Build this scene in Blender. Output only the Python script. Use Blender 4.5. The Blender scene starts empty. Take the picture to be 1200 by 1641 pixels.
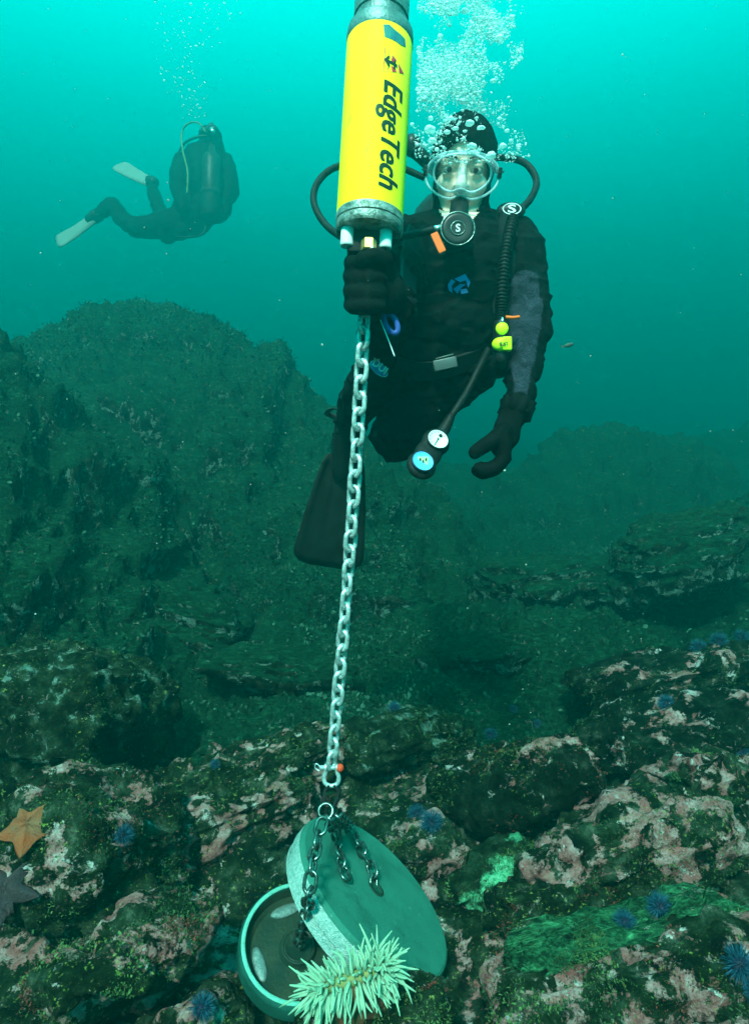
import bpy, bmesh, math, random
import numpy as np
from mathutils import Vector, Matrix
from mathutils.bvhtree import BVHTree

random.seed(7); rng = np.random.default_rng(7)
sc = bpy.context.scene
COL = sc.collection
R = math.radians

# ------------------------------------------------------------------ camera
PITCH = 10.0
cam = bpy.data.cameras.new('camera'); camo = bpy.data.objects.new('camera', cam); COL.objects.link(camo)
cam.sensor_fit = 'VERTICAL'; cam.angle = R(80.0); cam.clip_start = 0.05; cam.clip_end = 200
camo.location = (0, 0, 0); camo.rotation_euler = (R(90 - PITCH), 0, 0)
sc.camera = camo
FPX = 820.5 / math.tan(R(40)); CP, SP = math.cos(R(PITCH)), math.sin(R(PITCH))

# ------------------------------------------------------------------ water light (world), sun, exposure
world = bpy.data.worlds.new('World'); sc.world = world; world.use_nodes = True
wn = world.node_tree; wn.nodes.clear()
wo = wn.nodes.new('ShaderNodeOutputWorld'); wb = wn.nodes.new('ShaderNodeBackground')
wt = wn.nodes.new('ShaderNodeTexCoord'); ws = wn.nodes.new('ShaderNodeSeparateXYZ')
wm = wn.nodes.new('ShaderNodeMapRange'); wr = wn.nodes.new('ShaderNodeValToRGB')
wm.inputs['From Min'].default_value = -1; wm.inputs['From Max'].default_value = 1
els = [(0.0, (0.0, .006, .006)), (.42, (0.0, .020, .020)), (.5, (.0, .120, .115)), (.56, (.0, .180, .172)),
       (.62, (.0, .27, .257)), (.69, (.0, .47, .445)), (.78, (.0, .90, .85)), (1.0, (.04, 1.0, .96))]
while len(wr.color_ramp.elements) < len(els): wr.color_ramp.elements.new(.5)
for e, (p, c) in zip(wr.color_ramp.elements, els): e.position = p; e.color = (*c, 1)
wn.links.new(wt.outputs['Generated'], ws.inputs[0]); wn.links.new(ws.outputs['Z'], wm.inputs['Value'])
wn.links.new(wm.outputs[0], wr.inputs[0]); wn.links.new(wr.outputs[0], wb.inputs[0])
wb.inputs[1].default_value = 0.78; wn.links.new(wb.outputs[0], wo.inputs[0])

sl = bpy.data.lights.new('sun', 'SUN'); sl.energy = 5.0; sl.angle = R(7); sl.color = (1.0, .93, .82)
so = bpy.data.objects.new('sun', sl); COL.objects.link(so)
so.rotation_euler = Vector((.14, .55, -.80)).to_track_quat('-Z', 'Y').to_euler()
sc.view_settings.view_transform = 'Standard'; sc.view_settings.look = 'None'
sc.view_settings.exposure = 1.98; sc.view_settings.gamma = 1.0; sc.view_settings.use_curve_mapping = False
sc.render.engine = 'CYCLES'
cy = sc.cycles
cy.use_denoising = True; cy.max_bounces = 6; cy.diffuse_bounces = 3; cy.glossy_bounces = 3
cy.transmission_bounces = 6; cy.transparent_max_bounces = 24; cy.volume_bounces = 1
cy.use_adaptive_sampling = True; cy.adaptive_threshold = .02; cy.caustics_reflective = False; cy.caustics_refractive = False

# ------------------------------------------------------------------ helpers
def P(px, py, d):
    """point of the place that lies d metres deep along the lens axis, px/py counted on the 1200x1641 photograph"""
    x = (px - 600) / FPX * d; u = (820.5 - py) / FPX * d
    return np.array([x, d * CP + u * SP, u * CP - d * SP])
def PP(*pts): return [P(*p) for p in pts]
def nrm(v): v = np.asarray(v, float); return v / (np.linalg.norm(v) + 1e-12)
VIEW = np.array([0, CP, -SP]); UPV = np.array([0, SP, CP]); RT = np.array([1., 0, 0])

def hash3(i, j, k, s):
    i = i.astype(np.uint32); j = j.astype(np.uint32); k = k.astype(np.uint32)
    h = i * np.uint32(374761393) + j * np.uint32(668265263) + k * np.uint32(2147483647) + np.uint32(s * 974711 & 0xffffffff)
    h = (h ^ (h >> np.uint32(13))) * np.uint32(1274126177)
    h = (h ^ (h >> np.uint32(16))) * np.uint32(2246822519)
    return ((h ^ (h >> np.uint32(15))) & np.uint32(0xffffff)).astype(np.float64) / 8388607.5 - 1
def noise3(p, s=0):
    q = np.floor(p); f = p - q; q = q.astype(np.int64); u = f * f * f * (f * (f * 6 - 15) + 10)
    r = 0
    for a in (0, 1):
        wx = u[:, 0] if a else 1 - u[:, 0]
        for b in (0, 1):
            wy = u[:, 1] if b else 1 - u[:, 1]
            for c in (0, 1):
                wz = u[:, 2] if c else 1 - u[:, 2]
                r = r + wx * wy * wz * hash3(q[:, 0] + a, q[:, 1] + b, q[:, 2] + c, s)
    return r
def fbm(p, octv=4, s=0, gain=.5):
    r = 0; a = 1.0
    for o in range(octv):
        r = r + a * noise3(p * (2.03 ** o) + 17.3 * o, s + o); a *= gain
    return r
def ridged(p, octv=4, s=0):
    r = 0; a = 1.0
    for o in range(octv):
        r = r + a * (1 - 2 * np.abs(noise3(p * (2.03 ** o) + 9.1 * o, s + o))); a *= .5
    return r

ORG = {}
def empty(name, loc, label=None, cat=None, group=None):
    o = bpy.data.objects.new(name, None); COL.objects.link(o); o.location = tuple(loc); o.empty_display_size = .05
    ORG[o.name] = np.array(loc, float); tag(o, label, cat, group); return o
def tag(o, label=None, cat=None, group=None, kind=None):
    if label: o['label'] = label
    if cat: o['category'] = cat
    if group: o['group'] = group
    if kind: o['kind'] = kind
    return o
def mesh(name, V, F, mat=None, smooth=True, mats=None, midx=None):
    me = bpy.data.meshes.new(name)
    V = np.asarray(V, float)
    if isinstance(F, np.ndarray):
        n, k = F.shape
        me.vertices.add(len(V)); me.vertices.foreach_set('co', V.ravel())
        me.loops.add(n * k); me.loops.foreach_set('vertex_index', F.ravel().astype(np.int32))
        me.polygons.add(n); me.polygons.foreach_set('loop_start', np.arange(0, n * k, k, dtype=np.int32))
        me.update(calc_edges=True)
    else:
        me.from_pydata([tuple(v) for v in V], [], [tuple(int(i) for i in f) for f in F])
    for m in (mats or ([mat] if mat else [])): me.materials.append(m)
    if midx is not None: me.polygons.foreach_set('material_index', np.asarray(midx, np.int32))
    me.polygons.foreach_set('use_smooth', np.full(len(me.polygons), smooth))
    me.update(); return me
def obj(name, V, F, mat=None, parent=None, origin=None, smooth=True, mats=None, midx=None, kind=None, sharp=0):
    """V in world space; origin is the parent's origin or the given one"""
    V = np.asarray(V, float)
    if parent is not None: og = ORG[parent.name]
    elif origin is not None: og = np.array(origin, float)
    else: og = np.array([(V[:, 0].min() + V[:, 0].max()) / 2, (V[:, 1].min() + V[:, 1].max()) / 2, V[:, 2].min()])
    o = bpy.data.objects.new(name, mesh(name, V - og, F, mat, smooth, mats, midx)); COL.objects.link(o)
    if parent is not None: o.parent = parent
    else: o.location = tuple(og)
    ORG[o.name] = og
    if kind: o['kind'] = kind
    if smooth and sharp: o.data.set_sharp_from_angle(angle=R(sharp))
    return o

def join(parts):
    Vs, Fs, n = [], [], 0
    for V, F in parts:
        Vs.append(np.asarray(V, float)); Fs += [tuple(int(i) + n for i in f) for f in F]; n += len(V)
    return np.vstack(Vs), Fs
def frames(pts, closed=False):
    pts = np.asarray(pts, float); n = len(pts)
    T = (np.roll(pts, -1, 0) - np.roll(pts, 1, 0)) if closed else np.gradient(pts, axis=0)
    T /= np.linalg.norm(T, axis=1)[:, None] + 1e-12
    a = np.array([0, 0, 1.]) if abs(T[0][2]) < .9 else np.array([1., 0, 0])
    N = [nrm(np.cross(T[0], a))]
    for i in range(1, n):
        v = N[-1] - T[i] * np.dot(N[-1], T[i]); N.append(nrm(v))
    N = np.array(N); return T, N, np.cross(T, N)
def tube(pts, rad, n=12, closed=False, cap=True, flat=1.0, up=None):
    pts = np.asarray(pts, float); m = len(pts); rad = np.broadcast_to(np.asarray(rad, float), (m,))
    T, N, B = frames(pts, closed)
    if up is not None:
        B = np.array([nrm(np.cross(np.cross(t, up), t)) * -1 for t in T]); N = np.cross(B, T)
    an = np.linspace(0, 2 * math.pi, n, endpoint=False)
    V = (pts[:, None] + rad[:, None, None] * (np.cos(an)[None, :, None] * N[:, None] + flat * np.sin(an)[None, :, None] * B[:, None])).reshape(-1, 3)
    F = []
    for i in range(m if closed else m - 1):
        j = (i + 1) % m
        for k in range(n): l = (k + 1) % n; F.append((i * n + k, i * n + l, j * n + l, j * n + k))
    if not closed and cap:
        F.append(tuple(range(n - 1, -1, -1))); F.append(tuple((m - 1) * n + k for k in range(n)))
    return V, F
def spline(pts, n=24, closed=False):
    pts = np.asarray(pts, float); m = len(pts); out = []
    seg = m if closed else m - 1; per = max(2, n // seg)
    for i in range(seg):
        g = (lambda k: pts[k % m]) if closed else (lambda k: pts[min(max(k, 0), m - 1)])
        p0, p1, p2, p3 = g(i - 1), g(i), g(i + 1), g(i + 2)
        for t in np.linspace(0, 1, per, endpoint=False):
            out.append(.5 * (2 * p1 + (p2 - p0) * t + (2 * p0 - 5 * p1 + 4 * p2 - p3) * t * t + (3 * p1 - p0 - 3 * p2 + p3) * t ** 3))
    if not closed: out.append(pts[-1])
    return np.array(out)
def ellipsoid(c, r, M=None, nu=20, nv=12):
    r = np.broadcast_to(np.asarray(r, float), (3,))
    V = [(0, 0, 1)]
    for i in range(1, nv):
        t = math.pi * i / nv
        for k in range(nu): a = 2 * math.pi * k / nu; V.append((math.sin(t) * math.cos(a), math.sin(t) * math.sin(a), math.cos(t)))
    V.append((0, 0, -1)); V = np.array(V) * r
    if M is not None: V = V @ np.asarray(M)          # rows of M = local axes in world
    F = [(0, 1 + k, 1 + (k + 1) % nu) for k in range(nu)]
    for i in range(nv - 2):
        a = 1 + i * nu; b = a + nu
        for k in range(nu): l = (k + 1) % nu; F.append((a + k, b + k, b + l, a + l))
    a = 1 + (nv - 2) * nu; e = len(V) - 1
    F += [(a + (k + 1) % nu, a + k, e) for k in range(nu)]
    return V + np.asarray(c, float), F
def limb(pts):
    """chain of (point, radius): overlapping capsules used as raw material for one remeshed body"""
    out = []
    for i, (p, r) in enumerate(pts):
        out.append(ellipsoid(p, r, nu=16, nv=10))
        if i:
            q, s = pts[i - 1]; ts = np.linspace(0, 1, 5)
            out.append(tube([q + (p - q) * t for t in ts], [s + (r - s) * t for t in ts], 16))
    return out
def axes(z, x=None):
    z = nrm(z); x = np.array([1., 0, 0]) if x is None else np.asarray(x, float)
    x = nrm(x - z * np.dot(x, z)); return np.array([x, np.cross(z, x), z])
def lathe(o, M, prof, n=48, cap=True):
    """profile of (radius, height) about axis M[2] from o"""
    an = np.linspace(0, 2 * math.pi, n, endpoint=False); V = []; F = []
    for r, h in prof: V += [o + M[2] * h + r * (math.cos(a) * M[0] + math.sin(a) * M[1]) for a in an]
    for i in range(len(prof) - 1):
        for k in range(n): l = (k + 1) % n; F.append((i * n + k, i * n + l, (i + 1) * n + l, (i + 1) * n + k))
    if cap: F.append(tuple(range(n - 1, -1, -1))); F.append(tuple((len(prof) - 1) * n + k for k in range(n)))
    return np.array(V), F
def box(c, h, M=np.eye(3), bev=.15):
    bm = bmesh.new(); bmesh.ops.create_cube(bm, size=2)
    bmesh.ops.bevel(bm, geom=bm.edges[:], offset=bev, segments=2, affect='EDGES', profile=.5)
    bm.verts.index_update()
    V = np.array([v.co[:] for v in bm.verts]) * np.asarray(h); F = [[v.index for v in f.verts] for f in bm.faces]; bm.free()
    return V @ np.asarray(M) + np.asarray(c), F
def remesh(parts, voxel, smooth=6, factor=.5):
    V, F = join(parts); me = mesh('tmp', V, F); o = bpy.data.objects.new('tmp', me); COL.objects.link(o)
    m = o.modifiers.new('r', 'REMESH'); m.mode = 'VOXEL'; m.voxel_size = voxel
    s = o.modifiers.new('s', 'SMOOTH'); s.iterations = smooth; s.factor = factor
    dg = bpy.context.evaluated_depsgraph_get(); e = o.evaluated_get(dg); r = e.to_mesh()
    V = np.empty(len(r.vertices) * 3); r.vertices.foreach_get('co', V); V = V.reshape(-1, 3)
    F = [tuple(p.vertices) for p in r.polygons]; e.to_mesh_clear()
    bpy.data.objects.remove(o); bpy.data.meshes.remove(me)
    return V, F
def normals(V, F):
    me = mesh('tmp', V, F); N = np.empty(len(V) * 3); me.vertices.foreach_get('normal', N); bpy.data.meshes.remove(me)
    return N.reshape(-1, 3)
def text2d(body, shear=0., bold=0., size=1.):
    cu = bpy.data.curves.new('t', 'FONT'); cu.body = body; cu.size = size; cu.shear = shear; cu.offset = bold
    cu.align_x = 'CENTER'; cu.align_y = 'CENTER'; cu.resolution_u = 3
    o = bpy.data.objects.new('t', cu); COL.objects.link(o)
    dg = bpy.context.evaluated_depsgraph_get(); e = o.evaluated_get(dg); r = e.to_mesh()
    bm = bmesh.new(); bm.from_mesh(r); e.to_mesh_clear()
    bpy.data.objects.remove(o); bpy.data.curves.remove(cu)
    ys = [v.co.y for v in bm.verts]
    for c in np.linspace(min(ys), max(ys), 9)[1:-1]:
        bmesh.ops.bisect_plane(bm, geom=bm.verts[:] + bm.edges[:] + bm.faces[:], plane_co=(0, c, 0), plane_no=(0, 1, 0))
    bmesh.ops.triangulate(bm, faces=bm.faces[:]); bm.verts.index_update()
    V = np.array([v.co[:2] for v in bm.verts]); F = [[v.index for v in f.verts] for f in bm.faces]; bm.free()
    V -= (V.min(0) + V.max(0)) / 2
    return V, F

# ------------------------------------------------------------------ materials
def pmat(name, col, rough=.6, metal=0., var=.15, vscale=25., bump=.0, bscale=60., spec=.5, alpha=1., coat=0., col2=None, thr=None, wear=None):
    m = bpy.data.materials.new(name); m.use_nodes = True; nt = m.node_tree; b = nt.nodes['Principled BSDF']
    g = nt.nodes.new('ShaderNodeNewGeometry'); n = nt.nodes.new('ShaderNodeTexNoise')
    n.inputs['Scale'].default_value = vscale; n.inputs['Detail'].default_value = 6
    nt.links.new(g.outputs['Position'], n.inputs['Vector'])
    r = nt.nodes.new('ShaderNodeValToRGB')
    c = np.array(col); d = np.array(col2) if col2 is not None else c * (1 - var)
    c0 = c if col2 is not None else np.minimum(c * (1 + var), 1)
    lo, hi = thr or (.35, .65)
    r.color_ramp.elements[0].position = lo; r.color_ramp.elements[0].color = (*d, 1)
    r.color_ramp.elements[1].position = hi; r.color_ramp.elements[1].color = (*c0, 1)
    nt.links.new(n.outputs['Fac'], r.inputs[0]); out = r.outputs[0]
    for wc, wsc, w0, w1, wst in (wear or ()):                      # worn, stained or scratched spots
        mp = nt.nodes.new('ShaderNodeMapping'); mp.inputs['Scale'].default_value = wst; nt.links.new(g.outputs['Position'], mp.inputs[0])
        wn_ = nt.nodes.new('ShaderNodeTexNoise'); wn_.inputs['Scale'].default_value = wsc; wn_.inputs['Detail'].default_value = 8; wn_.inputs['Roughness'].default_value = .7
        nt.links.new(mp.outputs[0], wn_.inputs['Vector']); mr_ = nt.nodes.new('ShaderNodeMapRange'); mr_.inputs['From Min'].default_value = w0; mr_.inputs['From Max'].default_value = w1
        nt.links.new(wn_.outputs['Fac'], mr_.inputs[0]); mxx = nt.nodes.new('ShaderNodeMix'); mxx.data_type = 'RGBA'; nt.links.new(mr_.outputs[0], mxx.inputs[0]); nt.links.new(out, mxx.inputs[6]); mxx.inputs[7].default_value = (*wc, 1); out = mxx.outputs[2]
    nt.links.new(out, b.inputs['Base Color'])
    b.inputs['Roughness'].default_value = rough; b.inputs['Metallic'].default_value = metal
    b.inputs['Specular IOR Level'].default_value = spec * (.30 if metal == 0 else 1.); b.inputs['Alpha'].default_value = alpha
    b.inputs['Coat Weight'].default_value = coat
    if bump:
        n2 = nt.nodes.new('ShaderNodeTexNoise'); n2.inputs['Scale'].default_value = bscale; n2.inputs['Detail'].default_value = 5
        nt.links.new(g.outputs['Position'], n2.inputs['Vector'])
        bp = nt.nodes.new('ShaderNodeBump'); bp.inputs['Strength'].default_value = bump; bp.inputs['Distance'].default_value = .004
        nt.links.new(n2.outputs['Fac'], bp.inputs['Height']); nt.links.new(bp.outputs[0], b.inputs['Normal'])
    return m

def reef(name, pink=.5, turf=.5, speck=.5, dark=1.0, pale=.5, seed=0., pscale=11., tcol=(.030, .11, .045), bright=.0, fine=1.0, pcol=1.0):
    """rock overgrown with turf algae, coralline crust, pale crust blotches and yellow-green specks"""
    m = bpy.data.materials.new(name); m.use_nodes = True; nt = m.node_tree; b = nt.nodes['Principled BSDF']; L = nt.links.new
    g = nt.nodes.new('ShaderNodeNewGeometry')
    mp = nt.nodes.new('ShaderNodeMapping'); mp.inputs['Location'].default_value = (seed, seed * 1.7, -seed); L(g.outputs['Position'], mp.inputs[0])
    def noi(scale, detail=6, rough=.6, dist=0., vec=None):
        n = nt.nodes.new('ShaderNodeTexNoise'); n.inputs['Scale'].default_value = scale; n.inputs['Detail'].default_value = detail
        n.inputs['Roughness'].default_value = rough; n.inputs['Distortion'].default_value = dist
        L((vec or mp).outputs[0], n.inputs['Vector']); return n.outputs['Fac']
    def ramp(fac, stops):
        r = nt.nodes.new('ShaderNodeValToRGB'); e = r.color_ramp.elements
        while len(e) < len(stops): e.new(.5)
        for q, (p, c) in zip(e, stops): q.position = p; q.color = (*c, 1) if len(c) == 3 else c
        L(fac, r.inputs[0]); return r.outputs[0]
    def step(fac, lo, hi): return ramp(fac, [(lo, (0, 0, 0)), (hi, (1, 1, 1))])
    def mul(a, c):
        x = nt.nodes.new('ShaderNodeMath'); x.operation = 'MULTIPLY'; L(a, x.inputs[0])
        if isinstance(c, float): x.inputs[1].default_value = c
        else: L(c, x.inputs[1])
        return x.outputs[0]
    def mix(fac, a, c):
        x = nt.nodes.new('ShaderNodeMix'); x.data_type = 'RGBA'; L(fac, x.inputs[0]); L(a, x.inputs[6]); L(c, x.inputs[7]); return x.outputs[2]
    k = dark * .55
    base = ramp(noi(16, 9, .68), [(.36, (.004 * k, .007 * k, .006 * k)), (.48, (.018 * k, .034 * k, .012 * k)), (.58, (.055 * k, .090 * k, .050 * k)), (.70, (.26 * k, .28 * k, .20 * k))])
    # turf on the faces that look up
    sx = nt.nodes.new('ShaderNodeSeparateXYZ'); L(g.outputs['Normal'], sx.inputs[0])
    st = nt.nodes.new('ShaderNodeMapping'); st.inputs['Scale'].default_value = (22, 70, 110); st.inputs['Rotation'].default_value = (0, R(-14), R(18)); L(g.outputs['Position'], st.inputs[0])
    tc = ramp(noi(1.0, 8, .7, 1.2, st), [(.34, (.004, .012, .007)), (.47, tuple(.35 * x for x in tcol)), (.58, tcol), (.72, tuple(min(1, 2.6 * x + .02) for x in tcol))])
    tm = nt.nodes.new('ShaderNodeMath'); tm.operation = 'MULTIPLY_ADD'; L(noi(9, 5), tm.inputs[0]); tm.inputs[1].default_value = 1.5; L(sx.outputs['Z'], tm.inputs[2])
    tmask = step(tm.outputs[0], 1.55 - turf, 1.85 - turf) if turf > 0 else None
    col = base
    # crust: large crisp blotches in dusty pink and pale mauve
    pkc = ramp(noi(22, 8, .7), [(.32, (.28, .068, .066)), (.45, (.46, .165, .15)), (.56, (.56, .29, .265)), (.68, (.70, .50, .46))])
    t0 = .70 - .28 * pink
    pm = step(noi(pscale, 10, .70, .25), t0, t0 + .03)
    col = mix(mul(pm, .96), col, pkc)
    plc = ramp(noi(60, 6, .7), [(.3, tuple(pcol * v for v in (.30, .22, .20))), (.5, tuple(pcol * v for v in (.62, .52, .48))), (.7, tuple(pcol * v for v in (.90, .84, .76)))]) if pcol >= 1 else ramp(noi(60, 6, .7), [(.3, tuple(pcol * v for v in (.12, .30, .24))), (.5, tuple(pcol * v for v in (.35, .55, .46))), (.7, tuple(pcol * v for v in (.62, .85, .74)))])
    t1 = .72 - .24 * pale
    col = mix(mul(step(noi(pscale * 2.0, 10, .74, .4), t1, t1 + .03), .95), col, plc)
    if tmask is not None: col = mix(tmask, col, tc)
    # specks
    sc_ = ramp(noi(35, 3), [(.35, (.10, .20, .03)), (.55, (.34, .42, .10)), (.7, (.55, .55, .30))])
    sm = mul(step(noi(95, 4, .7), .60, .66), step(noi(4.5, 4, .6), .66 - .3 * speck, .76 - .3 * speck))
    col = mix(mul(sm, fine), col, sc_)
    if bright:
        bc = ramp(noi(120, 5, .8), [(.35, (.03, .20, .08)), (.5, (.12, .55, .28)), (.7, (.45, .9, .6))])
        col = mix(mul(step(noi(5.0, 6, .6, .5), .66 - .25 * bright, .69 - .25 * bright), 1.0), col, bc)
    tiny = ramp(noi(80, 5, .7), [(.3, (.30, .12, .10)), (.55, (.42, .34, .30)), (.7, (.70, .66, .52))])
    col = mix(mul(mul(step(noi(42, 6, .72, .5), .60, .64), step(noi(7, 4), .46, .58)), .85 * fine), col, tiny)
    mo = nt.nodes.new('ShaderNodeMix'); mo.data_type = 'RGBA'; mo.blend_type = 'MULTIPLY'; mo.inputs[0].default_value = 1.0
    L(col, mo.inputs[6]); L(ramp(noi(150, 7, .78), [(.30, (.30, .30, .30)), (.5, (.95, .95, .95)), (.70, (1.0, 1.0, 1.0))]), mo.inputs[7]); col = mo.outputs[2]
    dk = step(noi(24, 8, .72, .4), .575, .62)
    blk = nt.nodes.new('ShaderNodeRGB'); blk.outputs[0].default_value = (.004, .006, .005, 1)
    col = mix(mul(dk, .8), col, blk.outputs[0])
    L(col, b.inputs['Base Color']); b.inputs['Roughness'].default_value = .8; b.inputs['Specular IOR Level'].default_value = .05
    ad = nt.nodes.new('ShaderNodeMath'); ad.operation = 'ADD'; L(noi(45, 8, .7), ad.inputs[0]); L(mul(noi(170, 5, .7), .45), ad.inputs[1])
    bp = nt.nodes.new('ShaderNodeBump'); bp.inputs['Strength'].default_value = 1.0; bp.inputs['Distance'].default_value = .02
    L(ad.outputs[0], bp.inputs['Height']); L(bp.outputs[0], b.inputs['Normal'])
    return m

M = {}
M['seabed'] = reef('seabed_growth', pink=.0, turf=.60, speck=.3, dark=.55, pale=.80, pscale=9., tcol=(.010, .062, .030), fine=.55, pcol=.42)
M['reef_pink'] = reef('rock_pink_crust', pink=.68, turf=.28, speck=.8, pale=.50, seed=3.1, pscale=10.)
M['reef_dark'] = reef('rock_dark_crust', pink=.46, turf=.42, speck=.5, pale=.50, seed=7.7, dark=.40, pscale=5.5)
M['reef_mix'] = reef('rock_mixed_growth', pink=.56, turf=.38, speck=.8, pale=.48, seed=5.2)
M['reef_green'] = reef('rock_green_turf', pink=.12, turf=.50, speck=.6, pale=.62, seed=9.4, tcol=(.020, .075, .034), pcol=.45, pscale=8.)
M['reef_weed'] = reef('rock_bright_turf', pink=.35, turf=.75, speck=.6, pale=.46, seed=2.6, tcol=(.04, .17, .075))
M['reef_bright'] = reef('rock_bright_sponge', pink=.2, turf=.5, speck=.6, pale=.3, seed=6.6, bright=.42)
M['reef_olive'] = reef('rock_olive', pink=.3, turf=.5, speck=1.1, pale=.45, seed=1.4, tcol=(.10, .12, .03))

# ------------------------------------------------------------------ seabed
def sst(a, b, x): t = np.clip((x - a) / (b - a), 0, 1); return t * t * (3 - 2 * t)
def height(x, y):
    p = np.stack([x, y, x * 0], 1)
    z = -1.26 + .02 * (1 - sst(1.5, 2.5, y)) - .035 * np.clip(y - 3, 0, 20) + .07 * sst(.2, 1.6, x) * (1 - sst(2.2, 3.4, y)) + .05 * np.clip(x, 0, 6)
    w = fbm(p * 1.1, 4, 41) * .09
    def bump(cx, cy, rx, ry, h, rot=0., e=1.0):
        c, s = math.cos(R(rot)), math.sin(R(rot)); dx, dy = x - cx, y - cy
        q = np.sqrt(((c * dx + s * dy) / rx) ** 2 + ((-s * dx + c * dy) / ry) ** 2) + w
        return h * (1 - sst(.05, 1.12, q)) * e
    z = z + bump(-2.85, 3.3, 2.1, 2.1, 1.95) 
    z = np.maximum(z, -1.4 + bump(-2.0, 5.2, 3.2, 2.2, 2.12, 0))
    z = np.maximum(z, -1.5 + bump(-4.6, 6.5, 2.2, 3.0, 2.2))
    z = np.maximum(z, -1.45 + bump(2.7, 7.0, 2.4, 1.6, 1.15))
    z = np.maximum(z, -1.35 + bump(3.0, 4.2, 1.4, 1.2, .80))
    z = np.maximum(z, -1.5 + bump(.9, 8.2, 2.2, 1.4, .75))
    z = np.maximum(z, -1.5 + bump(6.6, 9.8, 3.0, 2.5, 1.15))
    return z
nr, na = 430, 430
rr = .35 * (24 / .35) ** np.linspace(0, 1, nr)
tt = np.concatenate([np.linspace(-115, -46, 40, endpoint=False), np.linspace(-46, 46, na - 80), np.linspace(46, 115, 41)[1:]])
tt = np.radians(tt); na = len(tt)
GX = (rr[:, None] * np.sin(tt)[None]).ravel(); GY = (rr[:, None] * np.cos(tt)[None]).ravel()
GZ = height(GX, GY)
SV = np.stack([GX, GY, GZ], 1)
idx = np.arange(nr * na).reshape(nr, na)
SF = np.stack([idx[:-1, :-1].ravel(), idx[1:, :-1].ravel(), idx[1:, 1:].ravel(), idx[:-1, 1:].ravel()], 1)[:, ::-1].copy()
N = normals(SV, SF)
far = sst(1.2, 2.6, np.hypot(GX, GY))
amp = .35 + .65 * far
SV = SV + N * (amp * (.11 * fbm(SV * 1.9, 3, 5) + .062 * ridged(SV * np.array([3.0, 3.6, 6.5]), 4, 11) - .03))[:, None]
SV = SV + N * (amp * (.024 * fbm(SV * 17., 3, 23) + .026 * ridged(SV * 8.5, 3, 29)))[:, None]
SN = normals(SV, SF)
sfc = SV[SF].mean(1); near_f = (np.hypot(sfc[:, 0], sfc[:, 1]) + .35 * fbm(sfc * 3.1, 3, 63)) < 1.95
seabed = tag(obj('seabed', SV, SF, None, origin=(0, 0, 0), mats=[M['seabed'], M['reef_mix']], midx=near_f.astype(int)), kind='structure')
TERR = [(SV, SF)]; ROT = []

# ------------------------------------------------------------------ foreground rocks: each one a thing
def rock(name, label, px, py, d, L, T, H, roll=0, yaw=0, pitch=0, k=9., seed=0, mat='reef_mix', n=44, rough=1.0, strat=1.0, lean=.68, facets=20, under=.60):
    """half length L, half depth T, half height H; px/py/d is the middle of the face that looks at the camera"""
    u = np.linspace(-1, 1, n + 1); a, b_ = np.meshgrid(u, u, indexing='ij'); a = a.ravel(); b_ = b_.ravel(); o = np.ones_like(a)
    Vs = []; Fs = []; g = np.arange((n + 1) ** 2).reshape(n + 1, n + 1); m = (n + 1) ** 2
    q = np.stack([g[:-1, :-1].ravel(), g[1:, :-1].ravel(), g[1:, 1:].ravel(), g[:-1, 1:].ravel()], 1)
    for i, (x, y, z) in enumerate([(a, b_, o), (b_, a, -o), (o, a, b_), (-o, b_, a), (b_, o, a), (a, -o, b_)]):
        Vs.append(np.stack([x, y, z], 1)); Fs.append(q + i * m)
    U = np.vstack(Vs); F = np.vstack(Fs)
    key = np.round(U * 1e5).astype(np.int64); _, first, inv = np.unique(key, axis=0, return_index=True, return_inverse=True)
    inv = inv.ravel(); U = U[first]; F = inv[F]
    U = np.sin(U * math.pi / 2 * .999)                                   # denser towards the edges
    U = U / (np.sum(np.abs(U) ** k, 1) ** (1 / k))[:, None]
    Vl = U * np.array([L, T, H]); gr = np.random.default_rng(seed + 500)
    for _ in range(facets):                                             # broken faces along joints
        fn_ = nrm(gr.normal(0, 1, 3) * np.array([.9, .8, 1.0])); dp = Vl @ fn_; cut = dp.max() * gr.uniform(.62, .90)
        Vl = Vl - fn_ * np.maximum(0, dp - cut)[:, None] * .93
    ry = nrm(P(px, py, 1.0) * np.array([.15, 1, 1])); ry = nrm(ry * lean + nrm(ry * np.array([1, 1, 0])) * (1 - lean)); rx = nrm(np.cross(ry, [0, 0, 1.]))   # beds dip away from the viewer
    Vl[:, 1] += under * T * np.clip(.15 - Vl[:, 2] / H, 0, 1.2) ** 1.3                 # face undercut towards the foot
    rot = np.stack([rx, ry, np.cross(rx, ry)], 1) @ np.array(Matrix.Rotation(R(yaw), 3, 'Z') @ Matrix.Rotation(R(-roll), 3, 'Y') @ Matrix.Rotation(R(pitch), 3, 'X'))
    c = P(px, py, d) + rot @ np.array([0, T * .9, 0])
    V = Vl @ rot.T + c
    Nn = normals(V, F); s = min(T, H, L); off = seed * 3.71
    lo = Vl / max(s, .06)
    lo_str = Vl * np.array([5., 9., 26.]) + off
    V = V + Nn * (s * (.12 * fbm(lo * .75 + off, 3, seed) + rough * .11 * ridged(lo * 1.7 + off, 4, seed + 3)) + strat * .021 * ridged(lo_str * .8, 3, seed + 7))[:, None]
    V = V + Nn * (.0055 * rough * fbm(V * 42 + off, 3, seed + 9))[:, None]
    ob = obj(name, V, F, M[mat]); tag(ob, label, 'rock', 'overgrown rocks of the reef')
    TERR.append((V, F)); ROT.append(rot); return ob

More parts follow.
